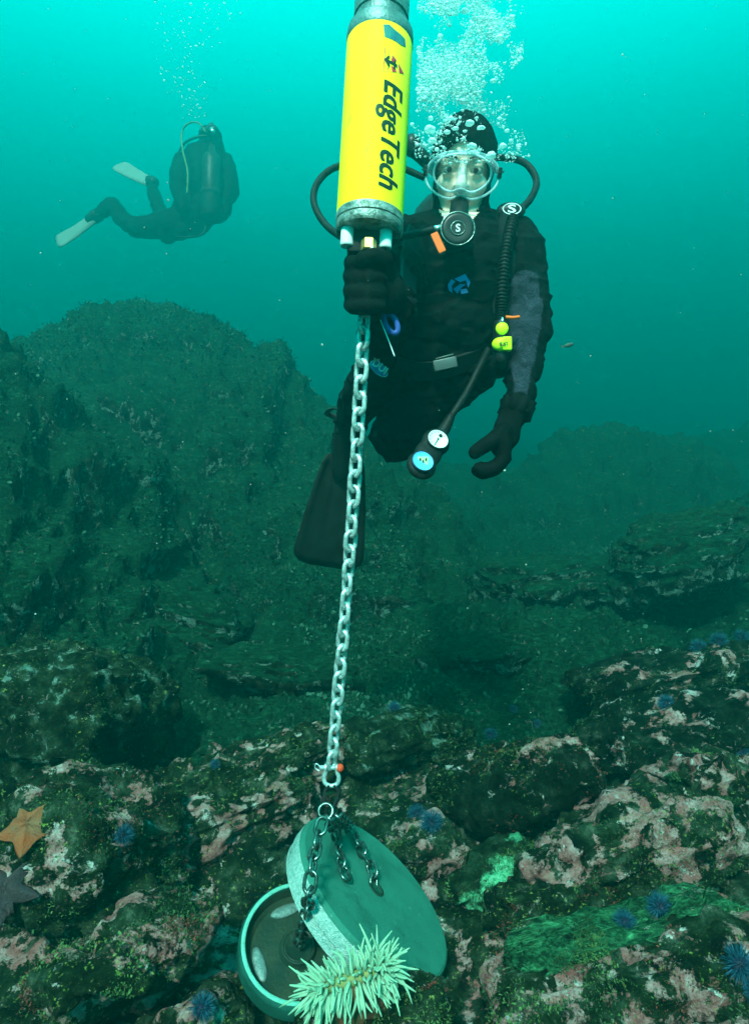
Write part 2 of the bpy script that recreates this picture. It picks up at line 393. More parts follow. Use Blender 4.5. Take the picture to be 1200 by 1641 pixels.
RK = [
 ('rock_outcrop', 'tall green outcrop with pale streaks rising behind the two sea stars', 20, 1195, 1.75, .27, .26, .27, dict(roll=-14, yaw=-10, seed=2, mat='reef_green', n=60)),
 ('rock_outcrop', 'mottled rock face on which the orange and the grey sea star cling', 45, 1415, 1.30, .21, .20, .17, dict(roll=-8, yaw=-18, seed=4, mat='reef_mix', n=60)),
 ('boulder', 'rounded boulder with pink crust and yellow specks below the grey sea star', 175, 1578, 1.06, .150, .15, .098, dict(roll=4, k=3, seed=6, mat='reef_pink', n=64)),
 ('rock_ledge', 'long pale crusted ledge rising to the shackle, topmost of its stack', 405, 1268, 1.78, .38, .16, .082, dict(roll=20, yaw=14, seed=9, mat='reef_mix', n=60)),
 ('rock_ledge', 'pink and pale ledge in the middle of the stack behind the small weight', 370, 1368, 1.62, .30, .17, .092, dict(roll=16, yaw=12, seed=12, mat='reef_pink', n=60)),
 ('rock_ledge', 'low dark ledge with pale crust directly behind the small weight', 345, 1462, 1.56, .22, .16, .088, dict(roll=12, yaw=8, seed=15, mat='reef_mix', n=56)),
 ('rock', 'yellow-green flat stone wedged beside the rim of the small weight', 330, 1572, 1.36, .10, .10, .045, dict(roll=4, seed=18, mat='reef_olive', n=40)),
 ('rock', 'low mottled rock under the lower rim of the small weight', 262, 1690, 1.08, .15, .12, .045, dict(roll=5, seed=19, mat='reef_mix', n=48)),
 ('rock_outcrop', 'craggy grey-green outcrop beyond the large weight', 660, 1225, 2.00, .26, .24, .15, dict(roll=6, yaw=8, k=3, seed=21, mat='reef_green', n=60)),
 ('boulder', 'smooth pale-topped boulder carrying an urchin beside the large weight', 690, 1395, 1.55, .115, .13, .095, dict(k=3, seed=24, mat='reef_mix', n=48)),
 ('rock_ledge', 'dark ledge with three urchins on its crest, highest on the slope', 1130, 1110, 2.12, .42, .22, .085, dict(roll=14, yaw=10, seed=27, mat='reef_dark', n=60)),
 ('rock_ledge', 'dark ledge with large mauve crust patches above the pink boulder', 1105, 1215, 1.80, .46, .20, .135, dict(roll=15, yaw=8, seed=30, mat='reef_dark', n=64)),
 ('rock_ledge', 'blocky dark rock with pale blotches between outcrop and pink ledge', 860, 1290, 1.68, .235, .20, .125, dict(roll=13, yaw=5, k=4, seed=33, mat='reef_dark', n=60)),
 ('rock_ledge', 'long dusty pink ledge above the green weed-covered slab', 1090, 1385, 1.40, .40, .20, .135, dict(roll=20, yaw=8, seed=36, mat='reef_pink', n=64)),
 ('boulder', 'small dusty pink boulder sitting on the pink ledge', 1165, 1262, 1.46, .110, .11, .062, dict(roll=18, k=3, seed=39, mat='reef_pink', n=44)),
 ('rock', 'rock with bright mint-green growth beside the edge of the large weight', 800, 1450, 1.50, .15, .15, .09, dict(roll=16, k=3.5, seed=42, mat='reef_bright', n=52)),
 ('rock', 'dark broken rock below the pink ledge, left of the paired urchins', 890, 1475, 1.30, .15, .14, .075, dict(roll=14, k=3.5, seed=45, mat='reef_olive', n=52)),
 ('rock_slab', 'flat slab with streaming green weed carrying the paired urchins', 985, 1514, 1.14, .42, .038, .016, dict(roll=15, yaw=5, pitch=4, seed=48, mat='reef_weed', n=64, strat=1.4, lean=.85, under=.2)),
 ('rock_slab', 'pink and olive crusted slab at the foot of the slope below the weed', 1085, 1622, 1.03, .41, .14, .080, dict(roll=14, yaw=2, seed=51, mat='reef_pink', n=72)),
 ('rock', 'brown rock on which the white anemone sits', 600, 1662, 1.02, .14, .10, .045, dict(roll=8, seed=54, mat='reef_olive', n=44)),
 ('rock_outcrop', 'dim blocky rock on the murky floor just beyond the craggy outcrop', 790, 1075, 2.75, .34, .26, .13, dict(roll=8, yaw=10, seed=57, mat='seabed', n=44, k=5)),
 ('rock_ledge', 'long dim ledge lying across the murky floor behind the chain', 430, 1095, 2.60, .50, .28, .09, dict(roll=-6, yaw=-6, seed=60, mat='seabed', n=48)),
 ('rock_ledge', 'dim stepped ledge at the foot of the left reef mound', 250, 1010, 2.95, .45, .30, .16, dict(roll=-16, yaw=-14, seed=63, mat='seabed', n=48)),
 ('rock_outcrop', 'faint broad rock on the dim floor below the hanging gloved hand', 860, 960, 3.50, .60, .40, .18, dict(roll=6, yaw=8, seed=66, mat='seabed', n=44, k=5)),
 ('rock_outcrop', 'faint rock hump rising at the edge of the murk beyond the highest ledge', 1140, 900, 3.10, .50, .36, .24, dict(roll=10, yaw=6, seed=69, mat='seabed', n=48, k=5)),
]
for nm, lb, px, py, d, L, T, H, kw in RK: rock(nm, lb, px, py, d, L, T, H, **kw)

TV = np.vstack([v for v, _ in TERR]); off_ = np.cumsum([0] + [len(v) for v, _ in TERR])
TF = np.vstack([f + o_ for (_, f), o_ in zip(TERR, off_)]).tolist()
TB = BVHTree.FromPolygons(TV.tolist(), TF)
def hit(px, py):
    dr = nrm(P(px, py, 1.0)); loc, n, i, dist = TB.ray_cast(Vector((0, 0, 0)), Vector(dr))
    if loc is None: return P(px, py, 3.), np.array([0, 0, 1.])
    n = np.array(n); n = n if np.dot(n, dr) < 0 else -n
    # average the facing over a palm-sized patch
    ns = [n]
    for dx, dy in ((14, 0), (-14, 0), (0, 14), (0, -14)):
        l2, n2, _, _ = TB.ray_cast(Vector((0, 0, 0)), Vector(nrm(P(px + dx, py + dy, 1.0))))
        if l2 is not None: n2 = np.array(n2); ns.append(n2 if np.dot(n2, dr) < 0 else -n2)
    return np.array(loc), nrm(np.sum(ns, 0))

# ------------------------------------------------------------------ fuzzy growth on the far reef
M['turf'] = pmat('reef_turf', (.060, .135, .092), .9, col2=(.003, .018, .010), vscale=5., thr=(.38, .66), spec=.1)
M['weed'] = pmat('green_weed', (.010, .035, .018), .8, col2=(.004, .016, .009), vscale=9., spec=.1)
def scatter(name, label, cat, cnt, rmin, rmax, size, mat, zn=.0, seed=1, aspect=.5, cond=None):
    g = np.random.default_rng(seed)
    Fc = SV[SF].mean(1); r = np.hypot(Fc[:, 0], Fc[:, 1]); nn = SN[SF].mean(1)
    e1 = SV[SF[:, 1]] - SV[SF[:, 0]]; e2 = SV[SF[:, 3]] - SV[SF[:, 0]]; ar = np.linalg.norm(np.cross(e1, e2), axis=1)
    th = np.abs(np.degrees(np.arctan2(Fc[:, 0], Fc[:, 1])))
    w = ar * ((r > rmin) & (r < rmax) & (th < 48) & (nn[:, 2] > zn)) / (1 + (r / 3.) ** 1.6)
    w = w * (.12 + np.clip(fbm(Fc * 1.7, 3, seed + 50) + .25, 0, 1))
    if cond is not None: w = w * cond(Fc)
    ch = g.choice(len(SF), cnt, p=w / w.sum()); uv = g.random((cnt, 2))
    o = SV[SF[ch, 0]] + e1[ch] * uv[:, :1] + e2[ch] * uv[:, 1:]; n = nn[ch]
    dr = n * .8 + g.normal(0, .45, (cnt, 3)) + np.array([0, 0, .25]); dr /= np.linalg.norm(dr, axis=1)[:, None]
    sd = np.cross(dr, g.normal(0, 1, (cnt, 3))); sd /= np.linalg.norm(sd, axis=1)[:, None]
    s = size[0] + (size[1] - size[0]) * g.random(cnt) ** 2.2; wd = s * aspect * (.5 + g.random(cnt))
    bend = np.cross(dr, sd) * (s * g.normal(0, .25, cnt))[:, None]
    a = o - dr * (s * .1)[:, None]; mid = o + dr * (s * .55)[:, None] + bend * .4; top = o + dr * s[:, None] + bend
    sdw = sd * wd[:, None]
    V = np.stack([a - sdw * .3, a + sdw * .3, mid + sdw, top + sdw * .45, top - sdw * .45, mid - sdw], 1).reshape(-1, 3)
    b = np.arange(cnt)[:, None] * 6
    F = np.vstack([b + np.array([[0, 1, 2, 5]]), b + np.array([[5, 2, 3, 4]])])
    ob = obj(name, V, F, mat, origin=(0, 0, 0), smooth=False); return tag(ob, label, cat, kind='stuff')
scatter('reef_turf', 'short tufted turf growing over the far reef mounds', 'algae', 90000, 1.9, 8.5, (.004, .020), M['turf'], seed=3, aspect=.45)
scatter('crest_seaweed', 'bushy dark seaweed along the crest of the far reef mounds', 'seaweed', 14000, 2.6, 9, (.010, .042), M['weed'], zn=.3, seed=8, aspect=.11,
        cond=lambda c: (c[:, 2] > -.35) * np.clip(c[:, 2] + .6, 0, 1.2) ** 2)


# ------------------------------------------------------------------ small growth on the near rocks
M['tuft'] = pmat('rock_tufts', (.10, .17, .055), .85, col2=(.012, .04, .02), vscale=11., thr=(.38, .62), spec=.15)
M['red_weed'] = pmat('red_weed', (.20, .05, .035), .85, col2=(.08, .03, .02), vscale=14., spec=.15)
M['streamer'] = pmat('green_streamers', (.07, .24, .105), .7, col2=(.008, .04, .018), vscale=38., thr=(.36, .64), spec=.3)
def growth(name, label, cat, objs, cnt, size, mat, aspect, seed, patch_s=6., thr=0., lay=None, zmin=-1.):
    g = np.random.default_rng(seed); Vs = []; ns = []; nrms = []
    for k in objs:
        V, F = TERR[k]; nn = normals(V, F)[F].mean(1); c = V[F].mean(1); e1 = V[F[:, 1]] - V[F[:, 0]]; e2 = V[F[:, 3]] - V[F[:, 0]]
        w = np.linalg.norm(np.cross(e1, e2), axis=1) * (np.einsum('ij,ij->i', nn, c) < .05) * (fbm(c * patch_s, 3, seed) > thr) * (nn[:, 2] > zmin)
        if w.sum() <= 0: continue
        ch = g.choice(len(F), int(cnt), p=w / w.sum()); uv = g.random((int(cnt), 2)); Vs.append(V[F[ch, 0]] + e1[ch] * uv[:, :1] + e2[ch] * uv[:, 1:]); nrms.append(nn[ch])
    o = np.vstack(Vs); n = np.vstack(nrms); cnt = len(o)
    if lay is None: dr = n * .8 + g.normal(0, .5, (cnt, 3)) + np.array([0, 0, .2])
    else: dr = np.asarray(lay) + n * .02 + g.normal(0, .045, (cnt, 3)); dr = dr - n * np.minimum(0, np.einsum('ij,ij->i', dr, n))[:, None]
    dr /= np.linalg.norm(dr, axis=1)[:, None]
    sd = np.cross(dr, g.normal(0, 1, (cnt, 3)) if lay is None else n + g.normal(0, .3, (cnt, 3))); sd /= np.linalg.norm(sd, axis=1)[:, None]
    s_ = size[0] + (size[1] - size[0]) * g.random(cnt) ** 2; wd = s_ * aspect * (.5 + g.random(cnt)); bend = n * (s_ * g.normal(-.05, .12, cnt))[:, None]
    a = o - n * .001; mid = o + dr * (s_ * .5)[:, None] + n * .0008; top = o + dr * s_[:, None] + bend
    sw = sd * wd[:, None]; W = np.stack([a - sw * .5, a + sw * .5, mid + sw, top + sw * .35, top - sw * .35, mid - sw], 1).reshape(-1, 3); b = np.arange(cnt)[:, None] * 6
    ob = obj(name, W, np.vstack([b + np.array([[0, 1, 2, 5]]), b + np.array([[5, 2, 3, 4]])]), mat, origin=(0, 0, 0), smooth=False); return tag(ob, label, cat, kind='stuff')
nR = len(RK)
growth('rock_tufts', 'short olive and green tufts growing on the near rocks', 'algae', range(1, 21), 4200, (.0018, .0075), M['tuft'], .20, 31, 8., .22)
growth('red_weed', 'small dark red weed growing between the near rocks', 'algae', [2, 3, 5, 6, 13, 17, 19, 20], 1500, (.002, .008), M['red_weed'], .18, 32, 8., .38)
growth('weed_streamers', 'long green weed streaming along the flat slab', 'seaweed', [18], 3600, (.012, .05), M['streamer'], .0065, 33, 5., -.05, lay=ROT[17][:, 0], zmin=.1)
growth('weed_streamers', 'fine green weed lying along the tops of the dark ledges', 'seaweed', [11, 12, 13, 14], 500, (.006, .025), M['streamer'], .009, 34, 6., .0, lay=ROT[11][:, 0], zmin=.62)

# ------------------------------------------------------------------ urchins
M['spine'] = pmat('urchin_spine', (.014, .066, .108), .45, var=.5, vscale=120.)
M['test'] = pmat('urchin_test', (.010, .012, .035), .6)
def urchin(label, px, py, rpx, seed):
    g = np.random.default_rng(seed); p, n = hit(px, py); d = float(np.dot(p, VIEW)); r = rpx * .92 / FPX * d
    n = nrm(n + np.array([0, -.15, .35])); Mx = axes(n)
    t = empty('sea_urchin', p, label, 'sea urchin', 'blue sea urchins on the reef')
    c = p + n * r * .22
    obj('body', *ellipsoid(c, (r * .48, r * .48, r * .34), Mx, 16, 10), M['test'], t)
    parts = []; cnt = 240
    for i in range(cnt):
        z = 1 - 1.25 * (i + .5) / cnt; a = i * 2.39996 + g.normal(0, .12); q = math.sqrt(max(0, 1 - z * z))
        dl = nrm(np.array([q * math.cos(a), q * math.sin(a), z * .85]) + g.normal(0, .09, 3)); dw = dl @ Mx
        ln = r * (.50 + .22 * g.random()); b = c + dw * r * .36; e = b + dw * ln; w = r * .030
        x = nrm(np.cross(dw, g.normal(0, 1, 3))); y = np.cross(dw, x)
        V = [b + w * (math.cos(k * 2.0944) * x + math.sin(k * 2.0944) * y) for k in range(3)] + [e]
        parts.append((np.array(V), [(0, 1, 3), (1, 2, 3), (2, 0, 3)]))
    obj('spines', *join(parts), M['spine'], t, smooth=False, kind='stuff')
for i, u in enumerate([
    ('blue sea urchin in the crevice right of the orange sea star', 197, 1340, 21),
    ('blue sea urchin on the low rock beside the lower rim of the small weight', 322, 1618, 27),
    ('dark blue sea urchin on the smooth boulder beside the large weight', 692, 1322, 25),
    ('half hidden sea urchin tucked behind the urchin on the smooth boulder', 668, 1306, 18),
    ('sea urchin on the weedy slab, the lower of the pair under the pink ledge', 1000, 1480, 23),
    ('sea urchin on the weedy slab, the upper of the pair under the pink ledge', 1058, 1456, 27),
    ('large blue sea urchin on the pink and olive slab beside a pink crust patch', 1180, 1546, 36),
    ('sea urchin pressed against the large urchin on the pink and olive slab', 1203, 1584, 26),
    ('sea urchin between the mauve-patched ledge and the small pink boulder', 1186, 1207, 21),
    ('lone sea urchin on the narrow green shelf below the highest ledge', 1067, 1130, 19),
    ('sea urchin on the crest of the highest ledge, lowest of the three', 1119, 1040, 17),
    ('sea urchin on the crest of the highest ledge, middle of the three', 1151, 1031, 19),
    ('sea urchin on the crest of the highest ledge, last of the three uphill', 1186, 1023, 16),
    ('small dark sea urchin on top of the craggy grey-green outcrop', 631, 1137, 14),
    ('small sea urchin on the back shoulder of the craggy grey-green outcrop', 786, 1180, 15),
    ('tiny dark sea urchin on the open floor past the craggy outcrop, left one', 822, 1137, 9),
    ('tiny dark sea urchin on the open floor past the craggy outcrop, right one', 860, 1160, 9),
    ('small dark sea urchin on the ground above the pale crusted ledge', 345, 1227, 11)]):
    urchin(*u, seed=100 + i)

# ------------------------------------------------------------------ sea stars
M['star_orange'] = pmat('sea_star_orange', (.32, .060, .018), .75, col2=(.20, .08, .04), vscale=28., bump=.8, bscale=260.)
M['star_grey'] = pmat('sea_star_grey', (.060, .028, .030), .75, col2=(.034, .028, .034), vscale=18., bump=.8, bscale=260.)
def sea_star(label, px, py, rpx, mat, rot, seed, arm=.55):
    p, n = hit(px, py); d = float(np.dot(p, VIEW)); r = rpx / FPX * d
    n = nrm(n * .25 + np.array([.05, -.22, .80])); Mx = axes(n)
    V = []; nA, nR = 100, 14; F = []
    V.append([0, 0, .27 * r])
    for j in range(1, nR + 1):
        t = j / nR
        for k in range(nA):
            a = 2 * math.pi * k / nA; w = (a * 5 / (2 * math.pi)) % 1.0; s = abs(w - .5) * 2   # 1 at arm tips
            rad = r * (arm + (1 - arm) * s ** 1.55)
            ridge = .5 + .5 * s ** 2
            h = r * .27 * (1 - t ** 2.4) * (.55 + .45 * ridge) * (1 if t < 1 else 0)
            V.append([rad * t * math.cos(a + rot), rad * t * math.sin(a + rot), h - .01 * r])
    for k in range(nA): F.append((0, 1 + k, 1 + (k + 1) % nA))
    for j in range(nR - 1):
        for k in range(nA):
            l = (k + 1) % nA; F.append((1 + j * nA + k, 1 + (j + 1) * nA + k, 1 + (j + 1) * nA + l, 1 + j * nA + l))
    b0 = len(V); V.append([0, 0, -.05 * r]); e = 1 + (nR - 1) * nA
    for k in range(nA): F.append((b0, e + (k + 1) % nA, e + k))
    V = np.array(V) @ Mx
    # drape over the rock
    W = []
    for v in V:
        q = p + v; l2, n2, _, ds = TB.ray_cast(Vector(q + n * r * .9), Vector(-n), r * 2.2)
        base = np.array(l2) if l2 is not None else q - n * np.dot(v, n)
        W.append(q * 0 + (p + v - n * np.dot(v, n)) * .72 + .28 * base + n * (np.dot(v, n) + .012 * r + .10 * r))
    o = obj('sea_star', W, F, mat); tag(o, label, 'sea star')
sea_star('orange five-armed sea star with blunt webbed arms on mottled rock', 48, 1326, 49, M['star_orange'], -1.45, 1, .60)
sea_star('grey-purple sea star with long arms clinging below the orange one', 14, 1432, 56, M['star_grey'], -1.35, 2, .42)

# ------------------------------------------------------------------ acoustic release
M['yellow'] = pmat('yellow_paint', (1.0, .80, .004), .60, var=.035, vscale=9., bump=.12, bscale=40., spec=.25, wear=(((.30, .25, .04), 30., .66, .72, (1, 1, 1)), ((.62, .50, .02), 18., .60, .70, (3, 3, .5)), ((.10, .10, .04), 90., .69, .72, (1, 1, 1))))
M['print_dark'] = pmat('dark_print', (.012, .022, .010), .5)
M['print_red'] = pmat('red_print', (.50, .03, .05), .5)
M['sticker'] = pmat('worn_sticker', (.02, .13, .17), .5, col2=(.03, .20, .18), vscale=60.)
M['alloy'] = pmat('grey_alloy', (.30, .34, .32), .48, metal=.55, col2=(.08, .12, .10), vscale=70., thr=(.36, .58), bump=.5, bscale=220.)
M['alloy_top'] = pmat('anodised_cap', (.10, .20, .20), .45, metal=.3, col2=(.05, .10, .10), vscale=40., bump=.3, bscale=160.)
M['white_plastic'] = pmat('white_plastic', (.72, .74, .74), .45, var=.08)
M['brass'] = pmat('brass', (.62, .42, .12), .35, metal=.7, var=.2, vscale=80.)
M['rubber'] = pmat('black_rubber', (.006, .007, .007), .55, var=.3, bump=.3, bscale=120.)
M['galv'] = pmat('galvanised_steel', (.76, .84, .84), .34, metal=.55, col2=(.36, .45, .45), vscale=90., bump=.4, bscale=300., wear=(((.10, .13, .11), 70., .60, .68, (1, 1, 1)), ((.28, .13, .05), 45., .66, .72, (1, 1, 1))))
RB, RTp = P(591, 376, 1.09), P(612.5, 0, 1.115); RA = nrm(RTp - RB); RL = np.linalg.norm(RTp - RB)
RM = axes(RA, RT); rs, rf = RM[0], -RM[1]                    # rs right, rf towards the camera
if np.dot(rf, VIEW) > 0: rf = -rf
rr0 = .0595
rel = empty('acoustic_release', RB, 'yellow cylindrical acoustic release with grey metal ends held by the diver', 'acoustic release')
def hpy(py):
    a, b = -.2, 1.2
    for _ in range(40):
        m_ = (a + b) / 2; q = RB + RA * m_ * RL + rf * rr0; y_ = 820.5 - FPX * np.dot(q, UPV) / np.dot(q, VIEW)
        a, b = (m_, b) if y_ > py else (a, m_)
    return m_ * RL
h1, h2 = hpy(318), hpy(31)
obj('housing', *lathe(RB, RM, [(rr0 * .985, h1 - .004), (rr0, h1 - .002), (rr0, h1), (rr0, h2 * .33), (rr0, h2 * .66), (rr0, h2), (rr0 * .985, h2 + .003)], 96), M['yellow'], rel, sharp=30)
endc = obj('end_cap', *lathe(RB, RM, [(rr0 * .80, -.002), (rr0 * .965, -.001), (rr0 * 1.0, .003), (rr0 * 1.012, .008), (rr0 * 1.012, h1 * .46), (rr0 * .985, h1 * .48), (rr0 * .975, h1 * .5), (rr0 * .985, h1 * .53), (rr0 * 1.012, h1 * .55), (rr0 * 1.014, h1 - .004), (rr0 * 1.0, h1 - .0005)], 96), M['alloy'], rel, sharp=30)
endc['label'] = 'scuffed grey metal lower end cap'
tc = obj('end_cap', *lathe(RB, RM, [(rr0 * 1.0, h2 + .0005), (rr0 * 1.02, h2 + .004), (rr0 * 1.02, h2 + .016), (rr0 * 1.0, h2 + .024), (rr0 * .90, h2 + .031), (rr0 * .84, h2 + .032), (rr0 * .84, h2 + .042), (rr0 * .80, h2 + .044), (rr0 * .80, h2 + .049), (rr0 * .84, h2 + .051), (rr0 * .84, h2 + .085), (rr0 * .78, h2 + .11), (.02, h2 + .13)], 96), M['alloy_top'], rel, sharp=30)
tc['label'] = 'dark teal stepped upper cap'
def wrap(V2, off=.0006):     # (u right along the skin, h up the axis)
    V2 = np.asarray(V2); a = V2[:, :1] / rr0; return RB + RA * V2[:, 1:2] + (rr0 + off) * (np.sin(a) * rs + np.cos(a) * rf)
pxm = (hpy(125) - hpy(297)) / 172.
def at_px(dx, py): return np.array([rr0 * math.asin(max(-.98, min(.98, dx / 53.))), hpy(py)])
tV, tF = text2d('EdgeTech', shear=.20)
tV = tV / np.ptp(tV[:, 0]) * 170 * pxm; tV[:, 1] *= (37 * pxm * 1.2) / np.ptp(tV[:, 1])
cen = at_px(23, 211); tp = []
for k, (du, dv_) in enumerate(((0, 0), (1.3, 0), (-1.3, 0), (0, 1.1), (0, -1.1), (.9, .8), (-.9, -.8), (.9, -.8), (-.9, .8))):        # stroke weight
    tp.append((wrap(np.stack([cen[0] + tV[:, 1] + dv_ * pxm, cen[1] - tV[:, 0] - du * pxm], 1), .0004 + .00005 * k), tF))
obj('lettering', *join(tp), M['print_dark'], rel, smooth=False)
def poly(pts, mat, name, off=.0006, sub=True):
    bm = bmesh.new(); vs = [bm.verts.new((p[0], p[1], 0)) for p in pts]; bm.faces.new(vs)
    xs = [p[0] for p in pts]
    for c in np.linspace(min(xs), max(xs), 8)[1:-1]:
        bmesh.ops.bisect_plane(bm, geom=bm.verts[:] + bm.edges[:] + bm.faces[:], plane_co=(c, 0, 0), plane_no=(1, 0, 0))
    bm.verts.index_update(); V = np.array([v.co[:2] for v in bm.verts]); F = [[v.index for v in f.verts] for f in bm.faces]; bm.free()
    return obj(name, wrap(V, off), F, mat, rel, smooth=False)
def ax(py): return 612.5 - 21.5 * py / 376.
def pg(pts): return [at_px(x - ax(y), y) for x, y in pts]
stk = poly(pg([(616, 39), (625, 37), (634, 42), (650, 45), (651, 56), (643, 60), (618, 58)]), M['sticker'], 'sticker'); stk['label'] = 'torn dark teal sticker'
for q in ([(618.0, 74), (619.3, 74), (616.5, 115), (615.2, 115)], [(624, 78), (625, 78), (624, 85), (623, 85)], [(622.5, 105), (623.5, 105), (622.5, 113), (621.5, 113)],
          [(630, 83), (636, 88), (634, 95), (628, 92)], [(639, 91), (648, 101), (640, 105)], [(628, 100), (635, 103), (636, 107), (629, 110)]):
    poly(pg(q), M['print_red'], 'emblem', .0006)
for q in ([(617, 94), (624, 86), (626, 88), (622, 94), (626, 101), (624, 105)], [(622, 93), (637, 95), (637, 99), (622, 97)], [(632, 90), (635, 90), (634, 104), (631, 104)]):
    poly(pg(q), M['print_dark'], 'emblem', .0011)
hr = .0115
for dx, dz in ((-.037, .012), (.030, .018)):
    c0 = RB + rs * dx + rf * (.022 - dz * .3)
    obj('standoff', *lathe(c0, RM, [(hr * .9, -.033), (hr, -.031), (hr, .004)], 20), M['white_plastic'], rel, smooth=False)
obj('release_jaw', *box(RB + rs * -.002 - RA * .022, (.034, .022, .021), RM, .12), M['rubber'], rel)
obj('brass_nut', *lathe(RB + rs * .002 + rf * .026 - RA * .033, RM, [(.012, -.010), (.0135, -.008), (.0135, .008), (.012, .010)], 6), M['brass'], rel, smooth=False)
obj('release_link', *tube([RB + rs * -.002 + RA * (-.035 - .014 * math.cos(t)) + (rs * math.sin(t) * .013) for t in np.linspace(0, 2 * math.pi, 24, endpoint=False)], .005, 10, closed=True), M['galv'], rel)
obj('cotter_pin', *tube([RB + rs * .008 + rf * .037 - RA * .040, RB + rs * .0085 + rf * .037 - RA * .056], .0022, 8), M['white_plastic'], rel)

# ------------------------------------------------------------------ chains
def link_mesh(pitch, dw, wo, name, mat):
    rc = (wo - dw) / 2; a = (pitch + dw - 2 * rc) / 2
    c = [(rc * math.cos(t), a + rc * math.sin(t)) for t in np.linspace(0, math.pi, 12)] + [(rc * math.cos(t), -a + rc * math.sin(t)) for t in np.linspace(math.pi, 2 * math.pi, 12)]
    V, F = tube([(x, 0, z) for x, z in c], dw / 2, 12, closed=True); return mesh(name, V, F, mat)
def chain(name, label, pts, pitch, dw, wo, mat, roll=45., group=None):
    pts = np.asarray(pts, float); sg = np.linalg.norm(np.diff(pts, axis=0), axis=1); cu = np.concatenate([[0], np.cumsum(sg)])
    n = int(round(cu[-1] / pitch)); root = empty(name, pts[-1], label, 'chain', group); lm = link_mesh(pitch, dw, wo, 'link', mat)
    f = lambda s: np.array([np.interp(s, cu, pts[:, i]) for i in range(3)])
    for i in range(n):
        s = (i + .5) * cu[-1] / n; p = f(s); t = nrm(f(min(s + pitch * .5, cu[-1])) - f(max(s - pitch * .5, 0)))
        Mx = axes(t, RT); Mb = Matrix(((Mx[0][0], Mx[1][0], Mx[2][0]), (Mx[0][1], Mx[1][1], Mx[2][1]), (Mx[0][2], Mx[1][2], Mx[2][2])))
        jit = random.uniform(-11, 11)
        rot = Mb @ Matrix.Rotation(R(roll + 90 * (i % 2) + jit), 3, 'Z')
        o = bpy.data.objects.new('link', lm); COL.objects.link(o); o.parent = root
        o.location = tuple(p - ORG[root.name]); o.rotation_euler = rot.to_euler()
    return root
CA, CB = RB - RA * .052 + rf * .004, P(531, 1228, 1.262)
cm = [CA + (CB - CA) * t for t in np.linspace(0, 1, 30)]
for i, t in enumerate(np.linspace(0, 1, 30)): cm[i] = cm[i] + RT * (.006 * math.sin(t * math.pi))
chain('mooring_chain', 'bright galvanised chain hanging from the yellow release down to the weights', cm, .0288, .0091, .0314, M['galv'])
M['red_paint'] = pmat('red_paint', (.75, .06, .02), .5)
M['steel'] = pmat('dark_steel', (.20, .25, .23), .28, metal=.9, col2=(.05, .08, .07), vscale=90., bump=.2, bscale=200.)
M['webbing'] = pmat('black_webbing', (.012, .014, .014), .8)
shp = P(531, 1230, 1.262)
sh = empty('shackle', P(531, 1268, 1.262), 'galvanised bow shackle with red pin end joining the long chain to the weights', 'shackle')
SD = nrm(P(531, 1268, 1.262) - shp)
bow = [shp - RT * .011 - SD * .002, shp - RT * .012 + SD * .010, shp - RT * .0155 + SD * .021, shp - RT * .012 + SD * .033, shp + SD * .038, shp + RT * .012 + SD * .033, shp + RT * .0155 + SD * .021, shp + RT * .012 + SD * .010, shp + RT * .011 - SD * .002]
obj('bow', *tube(spline(bow, 48), .0044, 12), M['galv'], sh)
obj('pin', *tube([shp - RT * .024, shp + RT * .020], .0045, 12), M['galv'], sh)
for s in (-1, 1): obj('eye', *ellipsoid(shp + RT * .0115 * s, (.005, .0075, .0075)), M['galv'], sh)
pe = obj('pin_end', *ellipsoid(shp + RT * .018 - VIEW * .002, (.008, .0085, .0085)), M['red_paint'], sh); pe['label'] = 'red painted head of the pin'
obj('seizing_wire', *tube(spline([shp - RT * .022, shp - RT * .031 + SD * -.008, shp - RT * .034, shp - RT * .026 + SD * .006, shp - RT * .02], 20), .0012, 6), M['galv'], sh)
slb = P(527, 1300, 1.245)
sl_ = empty('webbing_sling', slb, 'black webbing loop between the bow shackle and the weight chains', 'sling')
for dx in (-.016, .018):
    obj('strap', *tube(spline([shp + SD * .034 + RT * dx * .3, shp + SD * .052 + RT * dx * .9, slb + RT * dx * .7 + SD * -.012, slb + RT * dx * .4 + SD * .004], 16), .0085, 8, flat=.35), M['webbing'], sl_)
rgc = P(522, 1300, 1.225)
rg = obj('steel_ring', *tube([rgc + .014 * (math.cos(t) * RT + math.sin(t) * (UPV * .85 + VIEW * .5)) for t in np.linspace(0, 2 * math.pi, 28, endpoint=False)], .0035, 10, closed=True), M['steel'])
tag(rg, 'thin steel ring gathering the three short weight chains under the sling', 'ring')

# ------------------------------------------------------------------ weights
M['grey_paint'] = pmat('grey_green_paint', (.030, .150, .112), .5, var=.10, vscale=14., bump=.3, bscale=300., spec=.35, wear=(((.021, .105, .078), 11., .52, .66, (1, 1, 1)), ((.16, .34, .28), 55., .64, .70, (1, 1, 2.5)), ((.10, .06, .03), 34., .66, .72, (1, 1, 1))))
M['cast'] = pmat('cast_rim', (.44, .58, .54), .45, metal=.25, col2=(.20, .36, .32), vscale=160., bump=1., bscale=420., wear=(((.05, .12, .09), 24., .58, .68, (1, 1, 1)),))
M['dish'] = pmat('dark_dish', (.030, .040, .024), .45, col2=(.008, .022, .016), vscale=14., bump=.5, bscale=120.)
M['bare'] = pmat('worn_metal', (.20, .27, .25), .5, metal=.3, col2=(.08, .13, .12), vscale=60., bump=.5, bscale=200.)
def camdir(x, u, b, px, py):                                        # right, up, back along the line of sight to px, py
    v = nrm(P(px, py, 1.0)); r = nrm(np.cross(v, [0, 0, 1.])); return nrm(r * x + np.cross(r, v) * u - v * b)
